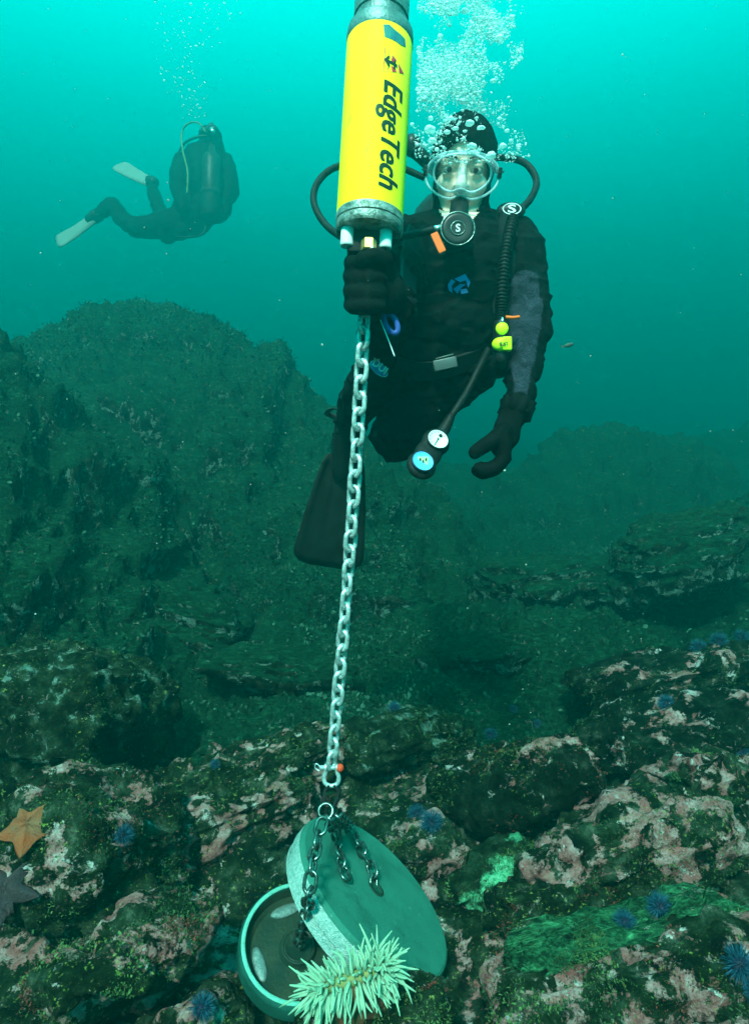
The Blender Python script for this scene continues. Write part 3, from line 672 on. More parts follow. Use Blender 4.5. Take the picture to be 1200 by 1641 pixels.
n1 = camdir(.62, .65, .44, 590, 1424); W1 = P(602, 1424, 1.30); R1 = .196; m1 = axes(n1)
w1 = empty('disc_weight', W1 - np.array([0, 0, .19]), 'large grey-green flat disc weight standing tilted with a chain through its middle', 'weight')
T1 = .058
obj('disc', *lathe(W1, m1, [(.014, .001), (R1 * .5, .0), (R1 * .965, 0), (R1 * .99, -.003), (R1, -.009), (R1, -T1 * .62), (R1 * .985, -T1 * .64)], 128), M['grey_paint'], w1, sharp=30)
obj('rim', *lathe(W1, m1, [(R1 * 1.0015, -.0095), (R1 * 1.006, -.012), (R1 * 1.006, -T1 * .60), (R1 * .985, -T1 * .66), (R1 * .985, -T1), (R1 * .93, -T1 * 1.03), (R1 * .90, -T1 * .8), (.05, -T1 * .8), (.02, -T1 * .9)], 128, cap=False), M['cast'], w1, sharp=30)
hc = W1 + n1 * .001
obj('centre_hole', *lathe(hc, m1, [(.020, .0), (.020, .0015), (.014, .002), (.013, -.004)], 32), M['dish'], w1)
n2 = camdir(.12, .46, .88, 480, 1511); W2 = P(480, 1506, 1.27); R2 = .125; m2 = axes(n2)
w2 = empty('dish_weight', W2 - np.array([0, 0, .14]), 'smaller dished wheel weight with pale rim, dark web and oval slots', 'weight')
obj('rim', *lathe(W2, m2, [(R2 * .86, -.020), (R2 * .885, -.001), (R2 * .90, .002), (R2 * .955, .002), (R2 * .985, -.002), (R2, -.010), (R2 * 1.005, -.040), (R2 * .97, -.047), (R2 * .80, -.049)], 112, cap=False), pmat('dark_rim_paint', (.012, .075, .058), .5, var=.2, vscale=20., bump=.4, bscale=300.), w2, sharp=30)
obj('rim_face', *lathe(W2, m2, [(R2 * .885, .0015), (R2 * .895, .0036), (R2 * .945, .0036), (R2 * .955, .0015)], 112, cap=False), pmat('pale_rim_paint', (.13, .40, .32), .55, var=.15, vscale=60., bump=.5, bscale=300.), w2)
obj('web', *lathe(W2, m2, [(.012, -.028), (.028, -.022), (.034, -.024), (.040, -.034), (R2 * .55, -.036), (R2 * .78, -.034), (R2 * .845, -.026), (R2 * .875, -.004), (R2 * .88, -.04)], 112), M['dish'], w2, sharp=30)
obj('hub_ring', *tube([W2 - n2 * .024 + .033 * (math.cos(t) * m2[0] + math.sin(t) * m2[1]) for t in np.linspace(0, 2 * math.pi, 40, endpoint=False)], .0035, 8, closed=True), M['dish'], w2, sharp=30)
for k, aa in enumerate((205, 300, 25, 115)):
    ang = R(aa); cdir = math.cos(ang) * m2[0] + math.sin(ang) * m2[1]; tdir = -math.sin(ang) * m2[0] + math.cos(ang) * m2[1]
    cc = W2 - n2 * .034 + cdir * R2 * .66
    obj('slot', *ellipsoid(cc, (.035, .013, .006), np.array([tdir, cdir, n2]), 20, 10), M['bare'], w2)

lk = (.0285, .0070, .0290)
def on_disc(px, py, off):
    r = nrm(P(px, py, 1.0)); return r * (np.dot(W1, n1) / np.dot(r, n1)) + n1 * off
chain('short_chain', 'dark steel chain running down from the ring into the hub of the dished weight',
      spline([P(518, 1312, 1.215), P(508, 1350, 1.175), P(500, 1395, 1.115), P(495, 1432, 1.105), P(491, 1468, 1.16), W2 - n2 * .02], 60), *lk, M['steel'], roll=20)
chain('short_chain', 'dark steel chain hanging loose across the upper rim of the large disc',
      spline([P(527, 1312, 1.22), on_disc(533, 1345, .014), on_disc(540, 1382, .012), on_disc(550, 1415, .011)], 40), *lk, M['steel'], roll=50)
chain('short_chain', 'dark steel chain lying over the large disc into its centre hole',
      spline([P(540, 1308, 1.23), on_disc(556, 1335, .013), on_disc(577, 1375, .012), on_disc(592, 1404, .012), W1 - n1 * .008], 40), *lk, M['steel'], roll=35)

# ------------------------------------------------------------------ anemone
M['tentacle'] = pmat('anemone_tentacle', (.28, .42, .29), .5, col2=(.20, .36, .25), vscale=40., spec=.4)
M['tentacle'].node_tree.nodes['Principled BSDF'].inputs['Subsurface Weight'].default_value = .4; M['tentacle'].node_tree.nodes['Principled BSDF'].inputs['Subsurface Radius'].default_value = (.006, .008, .006)
M['disc'] = pmat('anemone_disc', (.22, .22, .08), .6)
M['column'] = pmat('anemone_column', (.16, .035, .02), .7, col2=(.10, .05, .02), vscale=60.)
an = empty('sea_anemone', P(570, 1640, 1.0), 'pale green-white sea anemone with bristling tentacles in front of the weights', 'sea anemone')
AC = P(562, 1570, 1.0); AL = nrm(P(650, 1546, 1.0) - P(478, 1604, 1.0)); AN = nrm(-VIEW * .75 + UPV * .55); AN = nrm(AN - AL * np.dot(AN, AL)); AS = np.cross(AL, AN)
if np.dot(AS, UPV) < 0: AS = -AS
obj('column', *remesh([ellipsoid(AC - AN * .035 - UPV * .015, (.058, .026, .034), np.array([AL, AS, AN])), ellipsoid(AC - UPV * .060 - AN * .050, (.062, .03, .045), np.array([AL, AN, UPV]))], .005, 5), M['column'], an)
obj('oral_disc', *ellipsoid(AC - AN * .012, (.066, .011, .012), np.array([AL, AS, AN]), 24, 10), M['disc'], an)
ga = np.random.default_rng(5)
for row, (cnt, rl, rw, out, ln) in enumerate([(30, .056, .003, .30, .022), (44, .061, .006, .65, .029), (58, .065, .010, 1.1, .036), (64, .066, .013, 1.8, .038), (56, .064, .016, 2.6, .034)]):
    for k in range(cnt):
        a = 2 * math.pi * (k + .5 * (row % 2)) / cnt + ga.normal(0, .06)
        c, s = math.cos(a), math.sin(a); ca = math.copysign(abs(c) ** .85, c); sa = math.copysign(abs(s) ** .6, s)   # long oval
        b = AC + AL * ca * rl + AS * sa * rw - AN * (.004 * row)
        o = nrm(AL * ca * .75 + AS * sa * 1.0 + ga.normal(0, .14, 3)); dr = nrm(AN * (1.0 / (.55 + out)) + o * out * .9 + AL * ga.normal(0, .15) - UPV * .12 * row)
        l = ln * (.62 + .60 * ga.random()); cv = nrm(ga.normal(0, 1, 3)) * l * ga.uniform(.08, .55) - UPV * l * .14
        w_ = ga.uniform(.8, 1.15)
        pt = [b + dr * l * t + cv * t * t for t in np.linspace(0, 1, 7)]
        obj('tentacle', *tube(pt, np.array([.0026, .0033, .0032, .0028, .0023, .0017, .0009]) * w_, 7), M['tentacle'], an)

# ------------------------------------------------------------------ the diver holding the release
M['suit'] = pmat('black_neoprene', (.0030, .0038, .0042), .75, var=.35, vscale=30., bump=.7, bscale=70., spec=.12)
M['sleeve'] = None
def sleeve_mat():
    m = bpy.data.materials.new('patterned_sleeve'); m.use_nodes = True; nt = m.node_tree; b = nt.nodes['Principled BSDF']; L = nt.links.new
    g = nt.nodes.new('ShaderNodeNewGeometry'); n = nt.nodes.new('ShaderNodeTexNoise'); n.inputs['Scale'].default_value = 22; n.inputs['Detail'].default_value = 2; n.inputs['Distortion'].default_value = 2.2
    L(g.outputs['Position'], n.inputs['Vector'])
    w = nt.nodes.new('ShaderNodeMath'); w.operation = 'PINGPONG'; w.inputs[1].default_value = .045; L(n.outputs['Fac'], w.inputs[0])
    r = nt.nodes.new('ShaderNodeValToRGB'); r.color_ramp.elements[0].position = .0; r.color_ramp.elements[0].color = (.036, .044, .066, 1)
    r.color_ramp.elements[1].position = .030; r.color_ramp.elements[1].color = (.009, .012, .018, 1)
    L(w.outputs[0], r.inputs[0]); L(r.outputs[0], b.inputs['Base Color']); b.inputs['Roughness'].default_value = .8; b.inputs['Specular IOR Level'].default_value = .05; return m
M['sleeve'] = sleeve_mat()
M['skin'] = pmat('skin', (.92, .64, .52), .5, var=.10, vscale=35., bump=.12, bscale=200., spec=.35)
M['lip'] = pmat('lip', (.48, .20, .17), .5)
M['eye'] = pmat('eye_white', (.36, .36, .33), .4, var=.03)
M['iris'] = pmat('iris', (.02, .016, .012), .2)
M['brow'] = pmat('eyebrow', (.05, .035, .025), .8)
M['chrome'] = pmat('chrome', (.80, .84, .84), .18, metal=.9, var=.05)
M['plastic'] = pmat('black_plastic', (.012, .014, .015), .35, var=.2)
M['lime'] = pmat('lime_plastic', (.62, .90, .01), .45, var=.04)
M['orange'] = pmat('orange_plastic', (.90, .14, .02), .5, var=.06)
M['white_print'] = pmat('white_print', (.70, .78, .80), .5, var=.05)
M['blue_print'] = pmat('blue_print', (.05, .22, .55), .5, var=.1)
M['grey_buckle'] = pmat('grey_buckle', (.07, .08, .08), .4, metal=.4)
M['dial'] = pmat('dial_face', (.80, .86, .84), .5, var=.03)
M['dial_blue'] = pmat('dial_blue', (.10, .42, .80), .45, var=.12, vscale=90.)
M['lcd'] = pmat('lcd', (.45, .62, .36), .5, var=.1, vscale=200.)
M['tank'] = pmat('tank_paint', (.010, .012, .012), .45)

HC = P(741, 277, 1.47); HF = -nrm(P(741, 277, 1.0)); HF = nrm(HF + np.array([0, 0, .10])); HX = nrm(np.cross(HF, np.array([0, 0, 1.]))) * -1
if HX[0] < 0: HX = -HX
HZ = np.cross(HX, -HF); HZ = HZ if HZ[2] > 0 else -HZ
tl = R(-4); HX, HZ = math.cos(tl) * HX + math.sin(tl) * HZ, -math.sin(tl) * HX + math.cos(tl) * HZ
HM = np.array([HX, HF, HZ])
def H(x, f, z): return HC + HX * x + HF * f + HZ * z
def hloc(V): return (np.asarray(V) - HC) @ HM.T
body = []
IB = np.array([RT, VIEW, UPV])
body += [ellipsoid(P(738, 435, 1.50), (.148, .115, .150), IB), ellipsoid(P(725, 515, 1.52), (.140, .110, .125), IB), ellipsoid(P(702, 575, 1.55), (.135, .110, .085), IB)]
body += limb([(P(655, 390, 1.49), .062), (P(740, 378, 1.51), .078), (P(824, 392, 1.48), .062)])
body += limb([(P(740, 385, 1.51), .070), (H(0, -.01, -.09), .058), (H(0, -.01, -.03), .055)])
# near arm and hanging hand
body += limb([(P(826, 396, 1.48), .062), (P(838, 450, 1.47), .058), (P(846, 505, 1.45), .052), (P(843, 552, 1.42), .043), (P(836, 602, 1.40), .034), (P(827, 648, 1.37), .028)])
hd = 1.345
body += [ellipsoid(P(812, 692, hd), (.030, .024, .042), IB), ellipsoid(P(803, 712, hd), (.026, .024, .030), IB)]
body += limb([(P(822, 660, 1.365), .030), (P(812, 690, hd), .027)])
for i, (dd, sc_) in enumerate([(-.030, .92), (-.010, 1.0), (.011, .97), (.030, .84)]):
    q = lambda x, y, e=0: P(805 + (x - 805) * sc_, 715 + (y - 715) * sc_, hd + dd + e)
    body += limb([(q(808, 706), .0165), (q(808, 735), .0155), (q(793, 752), .0150), (q(774, 758), .0140), (q(764, 754), .0125)])
body += limb([(P(806, 692, hd - .022), .018), (P(785, 709, hd - .034), .0165), (P(766, 721, hd - .036), .0150), (P(760, 725, hd - .036), .0135)])
# gripping arm and fist round the chain
body += limb([(P(655, 392, 1.49), .062), (P(632, 470, 1.40), .056), (P(612, 532, 1.30), .050), (P(625, 500, 1.19), .042), (P(622, 472, 1.115), .034)])
g0 = P(590, 455, 1.085)
body += [ellipsoid(P(610, 458, 1.108), (.034, .034, .048), IB), ellipsoid(P(600, 440, 1.10), (.034, .030, .030), IB)]
for i, (yy, s_) in enumerate([(418, .93), (441, 1.0), (464, 1.0), (486, .88)]):
    fp = [P(624, yy, 1.120), P(584, yy - 2, 1.135), P(562, yy + 2, 1.105), P(566, yy + 5, 1.070), P(590, yy + 6, 1.058), P(608, yy + 6, 1.070)]
    body += limb([(p, .0165 * s_ - .0006 * k) for k, p in enumerate(fp)])
body += limb([(P(622, 440, 1.10), .019), (P(616, 420, 1.068), .0175), (P(598, 412, 1.052), .016), (P(582, 416, 1.050), .014)])
# legs
body += limb([(P(742, 580, 1.56), .090), (P(672, 640, 1.56), .080), (P(633, 700, 1.54), .064), (P(640, 668, 1.80), .055), (P(650, 640, 2.0), .042)])
body += limb([(P(652, 572, 1.53), .088), (P(612, 592, 1.44), .060), (P(600, 612, 1.47), .058), (P(575, 650, 1.68), .050), (P(562, 676, 1.82), .040)])
body += limb([(P(650, 640, 2.0), .045), (P(655, 615, 2.12), .045)])
body += limb([(P(562, 676, 1.82), .045), (P(556, 705, 1.86), .042)])
# head
body += [ellipsoid(H(0, 0, .03), (.070, .088, .086), HM), ellipsoid(H(0, .030, -.035), (.056, .062, .075), HM), ellipsoid(H(0, .058, -.094), (.026, .025, .020), HM),
         ellipsoid(H(0, .086, -.064), (.024, .012, .015), HM)]
for s in (-1, 1):
    body += [ellipsoid(H(.034 * s, .056, -.030), (.026, .027, .024), HM), ellipsoid(H(.030 * s, .082, .0175), (.024, .011, .0065), HM),
             ellipsoid(H(.032 * s, .0802, .0060), (.0165, .0130, .0074), HM), ellipsoid(H(.032 * s, .0800, -.0115), (.016, .010, .0050), HM), ellipsoid(H(.012 * s, .098, -.036), .0085)]
body += limb([(H(0, .082, .012), .010), (H(0, .094, -.010), .009), (H(0, .108, -.034), .011)])
BV, BF = remesh(body, .0042, 4)
BN = normals(BV, BF); hl = hloc(BV)
isface = (hl[:, 1] > .015) & ((hl[:, 0] / .064) ** 2 + ((hl[:, 2] + .030) / .088) ** 2 < 1) & (hl[:, 2] > -.125)
wr = (.007 * fbm(BV * 13, 3, 77) + .0055 * ridged(BV * np.array([16, 16, 30]), 2, 78)) * (np.linalg.norm(hl, axis=1) > .17)
nearhand = (np.linalg.norm(BV - P(800, 725, hd), axis=1) < .10) | (np.linalg.norm(BV - g0, axis=1) < .085)
BV = BV + BN * (wr * np.where(nearhand, .2, 1.0))[:, None]
fc = np.array([BV[list(f)].mean(0) for f in BF]); fl = hloc(fc)
ff = np.array([isface[list(f)].all() for f in BF])
dcam = fc @ VIEW; fpx = 600 + FPX * fc[:, 0] / dcam; fpy = 820.5 - FPX * (fc @ UPV) / dcam
fn = np.array([BN[f[0]] for f in BF])
arm0, arm1 = P(838, 450, 1.47), P(827, 648, 1.37)
ta = np.clip(((fc - arm0) @ (arm1 - arm0)) / np.dot(arm1 - arm0, arm1 - arm0), 0, 1); da = np.linalg.norm(fc - (arm0 + ta[:, None] * (arm1 - arm0)), axis=1)
inner = fn @ nrm(RT * -.75 - VIEW * .66 + UPV * .1)
slv = (da < .085) & (ta > .05) & (ta < .97) & (inner > .30 + .5 * np.clip(.30 - ta, 0, 1)) & (fc[:, 0] > P(808, 500, 1.45)[0])
lipm = ff & (np.abs(fl[:, 0]) < .026) & (fl[:, 2] < -.055) & (fl[:, 2] > -.076) & (fl[:, 1] > .082)
mi = np.zeros(len(BF), int); mi[slv] = 1; mi[ff] = 2; mi[lipm] = 3
DB = P(690, 745, 1.55)
dv = empty('person', DB, 'diver in black suit and clear mask holding the yellow release by its lower end', 'person')
bo = obj('body', BV, BF, None, dv, mats=[M['suit'], M['sleeve'], M['skin'], M['lip']], midx=mi)
BB = BVHTree.FromPolygons([Vector(v) for v in BV], BF)
def bhit(px, py, dflt=1.36):
    dr = nrm(P(px, py, 1.0)); loc, n, i, dist = BB.ray_cast(Vector((0, 0, 0)), Vector(dr))
    if loc is None or np.dot(np.array(loc), VIEW) > 1.75: return P(px, py, dflt), -VIEW
    n = np.array(n); return np.array(loc), (n if np.dot(n, dr) < 0 else -n)
def patch(name, V2, F, px, py, w, mat, parent, rot=0., off=.0025, facing=.5):
    """flat print laid on the suit: 2D shape scaled to w metres"""
    p, n = bhit(px, py); n = nrm(n * (1 - facing) - VIEW * facing); x = nrm(RT - n * np.dot(RT, n)); y = np.cross(n, x); y = y if np.dot(y, UPV) > 0 else -y
    V2 = np.asarray(V2, float); V2 = V2 / np.ptp(V2[:, 0]) * w
    c, s = math.cos(R(rot)), math.sin(R(rot)); u = V2[:, 0] * c - V2[:, 1] * s; v = V2[:, 0] * s + V2[:, 1] * c
    W = []
    for a, b in zip(u, v):
        q = p + x * a + y * b; l2, n2, _, _ = BB.ray_cast(Vector(q + n * .05), Vector(-n), .12)
        W.append((np.array(l2) if l2 is not None else q) + n * off)
    return obj(name, W, F, mat, parent, smooth=False)
def oval(n=36, ry=.5, rings=4):
    V = [(0, 0)]; F = []
    for j in range(1, rings + 1): V += [(math.cos(t) * j / rings, ry * math.sin(t) * j / rings) for t in np.linspace(0, 2 * math.pi, n, endpoint=False)]
    F += [(0, 1 + k, 1 + (k + 1) % n) for k in range(n)]
    for j in range(rings - 1):
        a = 1 + j * n; b = a + n; F += [(a + k, b + k, b + (k + 1) % n, a + (k + 1) % n) for k in range(n)]
    return np.array(V), F
def ring2(n=36, ry=.5, w=.14):
    V = [(math.cos(t), ry * math.sin(t)) for t in np.linspace(0, 2 * math.pi, n, endpoint=False)]; V += [((1 - w) * x, (1 - w) * y + 0 * y) for x, y in V]
    return np.array(V), [(k, (k + 1) % n, n + (k + 1) % n, n + k) for k in range(n)]
# hood
hp = [ellipsoid(H(0, -.004, .032), (.080, .099, .095), HM), ellipsoid(H(0, .006, -.040), (.071, .080, .080), HM), ellipsoid(H(0, .030, -.085), (.055, .060, .040), HM)] + limb([(H(0, -.008, -.07), .070), (P(740, 375, 1.50), .080)])
hV, hF = remesh(hp, .005, 5); q = hloc(hV)
hV = hV + normals(hV, hF) * (.0030 * fbm(hV * 28, 3, 91))[:, None]
op = ((q[:, 0] / (.060 - .030 * np.clip((-q[:, 2] - .05) / .06, 0, 1))) ** 2 + ((q[:, 2] + .036) / .088) ** 2 < 1) & (q[:, 1] > 0) & (q[:, 2] > -.100)
hF = [f for f in hF if not any(op[i] for i in f)]
obj('hood', hV, hF, M['suit'], dv)
for s in (-1, 1):
    e = obj('eye', *ellipsoid(H(.032 * s, .0800, -.003), .0120), M['eye'], dv)
    obj('iris', *ellipsoid(H(.031 * s, .0880, -.003), (.0070, .0044, .0070), HM), M['iris'], e)
    obj('eyebrow', *tube(spline([H(.014 * s, .094, .0195), H(.030 * s, .094, .0245), H(.047 * s, .083, .0200)], 10), .0032, 6, flat=.8), M['brow'], dv)
# mask
def clear(name, col, alpha, rough=.15, spec=.6):
    m = pmat(name, col, rough, var=.12, vscale=40., spec=spec); m.node_tree.nodes['Principled BSDF'].inputs['Alpha'].default_value = alpha; return m
M['silicone'] = clear('clear_silicone', (.50, .74, .80), .20); M['lens'] = clear('mask_lens', (.75, .95, .97), .012, .03, .9); M['nose_pocket'] = clear('nose_pocket', (.62, .80, .84), .30)
def contour(rx, rz, zc, fwd, curve, n=56, k=2.5):
    out = []
    for t in np.linspace(0, 2 * math.pi, n, endpoint=False):
        c, s = math.cos(t), math.sin(t); rr_ = (abs(c) ** k + abs(s) ** k) ** (-1 / k); x, z = rx * c * rr_, rz * s * rr_
        if z < 0: x *= 1 - .22 * (-z / rz) ** 1.5                                     # narrower towards the cheeks
        if z < 0: z += .010 * math.exp(-(x / .016) ** 2)
        out.append(H(x, fwd - curve * x * x, zc + z))
    return np.array(out)
mk = empty('mask', DB); mk.parent = dv; mk.location = (0, 0, 0)
c0, c1, c2, c3 = contour(.088, .052, -.016, .088, 5.5), contour(.084, .049, -.016, .098, 5.0), contour(.079, .046, -.015, .108, 3.0), contour(.064, .039, -.014, .117, .8)
n_ = len(c0); Vm = np.vstack([c0, c1, c2, c3]); Fm = [(j * n_ + k, j * n_ + (k + 1) % n_, (j + 1) * n_ + (k + 1) % n_, (j + 1) * n_ + k) for j in range(3) for k in range(n_)]
obj('skirt', Vm, Fm, M['silicone'], mk)
obj('lens', np.vstack([c3, c3 + HF * .003]), [tuple(range(n_ - 1, -1, -1)), tuple(range(n_, 2 * n_))] + [(k, (k + 1) % n_, n_ + (k + 1) % n_, n_ + k) for k in range(n_)], M['lens'], mk, smooth=False)
obj('lens_frame', *tube(c3 + HF * .0015, .0024, 8, closed=True), clear('frame_clear', (.60, .85, .90), .6), mk)
obj('skirt_edge', *tube(c1, .0028, 8, closed=True), clear('skirt_edge_clear', (.60, .86, .92), .55), mk)
obj('nose_pocket', *remesh(limb([(H(0, .100, .008), .0085), (H(0, .110, -.020), .0115), (H(0, .116, -.042), .0140)]), .003, 3), M['nose_pocket'], mk)
for s in (-1, 1):
    obj('strap', *tube(spline([H(.083 * s, .068, -.004), H(.089 * s, .03, .002), H(.084 * s, -.03, .010), H(.05 * s, -.09, .02)], 20), .009, 8, flat=.25, up=HZ), M['rubber'], mk)
    obj('strap_buckle', *box(H(.085 * s, .058, -.004), (.005, .010, .011), HM), M['plastic'], mk)
# regulator
rc_ = P(733, 368, 1.325); ra = nrm(-VIEW + UPV * .02 + RT * -.03); rm = axes(ra)
rg2 = empty('regulator', DB); rg2.parent = dv; rg2.location = (0, 0, 0)
obj('case', *lathe(rc_, rm, [(.010, -.045), (.026, -.040), (.034, -.026), (.0375, -.012), (.0385, -.002), (.037, .004), (.033, .007), (.028, .008), (.018, .006), (.004, .007)], 48), M['plastic'], rg2)
obj('bezel', *tube([rc_ + ra * .0045 + .0362 * (math.cos(t) * rm[0] + math.sin(t) * rm[1]) for t in np.linspace(0, 2 * math.pi, 48, endpoint=False)], .0020, 8, closed=True), M['steel'], rg2)
obj('purge_ring', *tube([rc_ + ra * .0075 + .0150 * (math.cos(t) * rm[0] + math.sin(t) * rm[1]) for t in np.linspace(0, 2 * math.pi, 36, endpoint=False)], .0012, 8, closed=True), M['steel'], rg2)
sV, sF = text2d('S', bold=.02); sV = sV / np.ptp(sV[:, 1]) * .017
obj('emblem', np.array([rc_ + ra * .0085 + a * rm[0] * (1 if rm[0][0] > 0 else -1) + b * UPV for a, b in sV]), sF, M['white_print'], rg2, smooth=False)
obj('mouthpiece', *tube([H(0, .088, -.072), H(0, .105, -.078), rc_ - ra * .03], [.020, .021, .022], 20, flat=.75), M['rubber'], rg2)
obj('exhaust_tee', *remesh([ellipsoid(rc_ - UPV * .030 - ra * .012, (.040, .018, .014), np.array([RT, VIEW, UPV]))], .004, 3), M['rubber'], rg2)
for k in range(3): obj('knob', *lathe(rc_ + RT * (.040 + .009 * k) + UPV * .014 - ra * .008, axes(RT), [(.009 - .001 * k, -.004), (.010 - .001 * k, -.003), (.010 - .001 * k, .003), (.009 - .001 * k, .004)], 20), M['chrome'] if k != 1 else M['plastic'], rg2)
obj('hose_fitting', *tube([rc_ - RT * .034 + UPV * .008 - ra * .008, rc_ - RT * .052 + UPV * .004 - ra * .008], .0075, 12), M['chrome'], rg2)
def hose(name, pts, r, mat='rubber', parent=dv, n=60): return obj(name, *tube(spline(pts, n), r, 12), M[mat], parent)
hose('hose', [rc_ - RT * .050 + UPV * .004 - ra * .008, P(650, 378, 1.34), P(575, 388, 1.40), P(528, 366, 1.46), P(503, 325, 1.50), P(512, 288, 1.54), P(548, 265, 1.58), P(620, 262, 1.64), P(680, 285, 1.66)], .0085)
hose('hose', [P(720, 300, 1.66), P(775, 258, 1.62), P(812, 253, 1.56), P(843, 263, 1.52), P(859, 290, 1.49), P(850, 318, 1.46), P(826, 345, 1.43), P(818, 372, 1.41)], .0085)
# tank with valve behind the back
tk = [P(712, 340, 1.72), P(690, 560, 1.80)]; ta_ = nrm(tk[0] - tk[1]); tl_ = np.linalg.norm(tk[0] - tk[1]) 
to = obj('tank', *lathe(tk[1], axes(ta_), [(.04, -.06), (.08, -.05), (.09, -.02), (.09, tl_ - .05), (.082, tl_), (.055, tl_ + .035), (.025, tl_ + .05), (.022, tl_ + .075)], 40), M['tank'], dv)
obj('valve', *remesh(limb([(P(712, 305, 1.70), .024), (P(712, 278, 1.68), .022)]) + limb([(P(712, 285, 1.68), .018), (P(664, 240, 1.64), .020)]) + [ellipsoid(P(660, 233, 1.64), (.026, .024, .030))], .005, 3), M['plastic'], dv)
# harness, inflator and gauges
def strip(name, pxs, w, mat, off=.006, parent=dv, th=.004):
    pts = [bhit(x, y) for x, y in pxs]; c = spline([p + n * off for p, n in pts], 24); V = []; F = []; nn = nrm(np.mean([n for _, n in pts], 0))
    T = np.gradient(c, axis=0)
    for p, t in zip(c, T):
        s = nrm(np.cross(nrm(t), nn)); V += [p - s * w / 2, p + s * w / 2, p + s * w / 2 - nn * th * 2.5, p - s * w / 2 - nn * th * 2.5]
    for i in range(len(c) - 1):
        for k in range(4): l = (k + 1) % 4; F.append((i * 4 + k, i * 4 + l, i * 4 + 4 + l, i * 4 + 4 + k))
    F += [(3, 2, 1, 0), tuple(len(V) - 4 + k for k in range(4))]
    return obj(name, V, F, mat, parent, smooth=False)
M['strap'] = pmat('nylon_strap', (.010, .012, .013), .7, var=.2, vscale=200.)
strip('shoulder_strap', [(818, 352), (812, 390), (808, 430), (804, 470), (800, 505)], .050, M['strap'])
strip('shoulder_strap', [(668, 372), (660, 400), (655, 440), (652, 480)], .050, M['strap'])
strip('waist_strap', [(630, 588), (670, 594), (710, 590), (750, 580), (790, 562)], .045, M['strap'], .005)
bk, bn = bhit(710, 586); bx = nrm(RT + UPV * .22)
bu = obj('buckle', *box(bk + bn * .012, (.028, .013, .005), np.array([bx, np.cross(-bn, bx), -bn])), M['grey_buckle'], dv)
obj('buckle_bar', *tube([bk + bn * .018 - bx * .024 + UPV * .016, bk + bn * .018 + bx * .018 + UPV * .018], .0018, 8), M['bare'], bu)
# emblems
p_, n_e = bhit(816, 346); p_ = p_ + n_e * .012
pd = obj('shoulder_pad', *ellipsoid(p_, (.034, .020, .010), np.array([RT, nrm(UPV), -VIEW]), 24, 12), M['plastic'], dv)
obj('emblem', np.array([p_ - VIEW * .0095 + RT * .022 * a + UPV * .022 * b for a, b in ring2(36, .62, .13)[0]]), ring2(36, .62, .13)[1], M['white_print'], pd, smooth=False)
sV2 = sV / np.ptp(sV[:, 1]) * .019; sV2[:, 0] *= 1.75
obj('emblem', np.array([p_ - VIEW * .0103 + RT * a + UPV * b for a, b in sV2]), sF, M['white_print'], pd, smooth=False)
for q in ([(-.9, .1), (-.6, .55), (-.3, .35), (-.55, .05), (-.5, -.5), (-.8, -.3)], [(-.35, .65), (.5, .95), (.9, .3), (.75, -.1), (.55, .45), (.1, .35)], [(-.45, -.2), (.1, .15), (.55, .1), (.2, -.15), (-.1, -.55)], [(.1, -.25), (.6, -.2), (.75, -.5), (.2, -.6)]):
    V2 = np.array(q) * 20 / 698; w = np.ptp(V2[:, 0]); c = V2.mean(0)
    patch('chest_emblem', (V2 - c), [tuple(range(len(q)))], 735 + c[0] * 698, 459 - c[1] * 698, w, M['blue_print'], dv, off=.004)
ov, of = oval(36, .50)
pt = patch('leg_badge', ov, of, 607, 591, .046, M['blue_print'], dv, rot=-38, off=.003, facing=.8)
dV, dF = text2d('DUI', bold=.04)
patch('leg_badge', dV, dF, 609, 588, .036, M['white_print'], dv, rot=-38, off=.0055, facing=.8)
patch('leg_badge', ring2(36, .50, .07)[0], ring2()[1], 607, 591, .048, M['white_print'], dv, rot=-38, off=.0045, facing=.8)
bc_, bn_ = bhit(625, 507)
cl = obj('clip', *tube([bc_ + bn_ * .014 + .016 * math.cos(t) * nrm(RT * .5 - UPV) * 1.25 + .010 * math.sin(t) * nrm(RT + UPV * .5) for t in np.linspace(0, 2 * math.pi, 24, endpoint=False)], .0055, 8, closed=True), pmat('blue_plastic', (.03, .07, .28), .45), dv)
obj('cord', *tube(spline([bc_ + bn_ * .02 - RT * .02 + UPV * .012, bc_ + bn_ * .022 - RT * .006 - UPV * .022, bc_ + bn_ * .02 + RT * .006 - UPV * .055], 14), .0012, 6), M['white_print'], cl)
ot, on = P(702, 389, 1.275), -VIEW; obj('tag', *box(ot + on * .0, (.0078, .022, .002), np.array([nrm(RT * .9 + UPV * .42), nrm(UPV * .9 - RT * .42), -VIEW])), M['orange'], dv)
# corrugated inflator hose
ip = PP((822, 350, 1.40), (812, 390, 1.375), (806, 440, 1.36), (803, 490, 1.352), (802, 520, 1.352))
ic = spline(ip, 200); obj('inflator_hose', *tube(ic, [.0125 + .0022 * math.sin(k * 1.1) for k in range(len(ic))], 14), M['rubber'], dv)
ib = ip[-1]; inf = obj('inflator', *remesh(limb([(ib, .016), (ib - UPV * .055, .018), (ib - UPV * .075, .015)]), .004, 3), M['plastic'], dv)
obj('button', *lathe(ib - UPV * .014 - VIEW * .011, axes(nrm(-VIEW + RT * -.1)), [(.0135, 0), (.0138, .006), (.012, .009), (.002, .0095)], 28), M['lime'], inf)
bc2 = ib - UPV * .048 - VIEW * .014
obj('button', *remesh([ellipsoid(bc2 - RT * .003, (.020, .016, .012), np.array([RT, UPV, VIEW])), box(bc2 + RT * .010, (.010, .0155, .011), np.array([RT, UPV, VIEW]))], .0025, 3), M['lime'], inf)
lV, lF = text2d('SUST', bold=.05); lV = lV / np.ptp(lV[:, 0]) * .019; lV[:, 1] *= 1.25
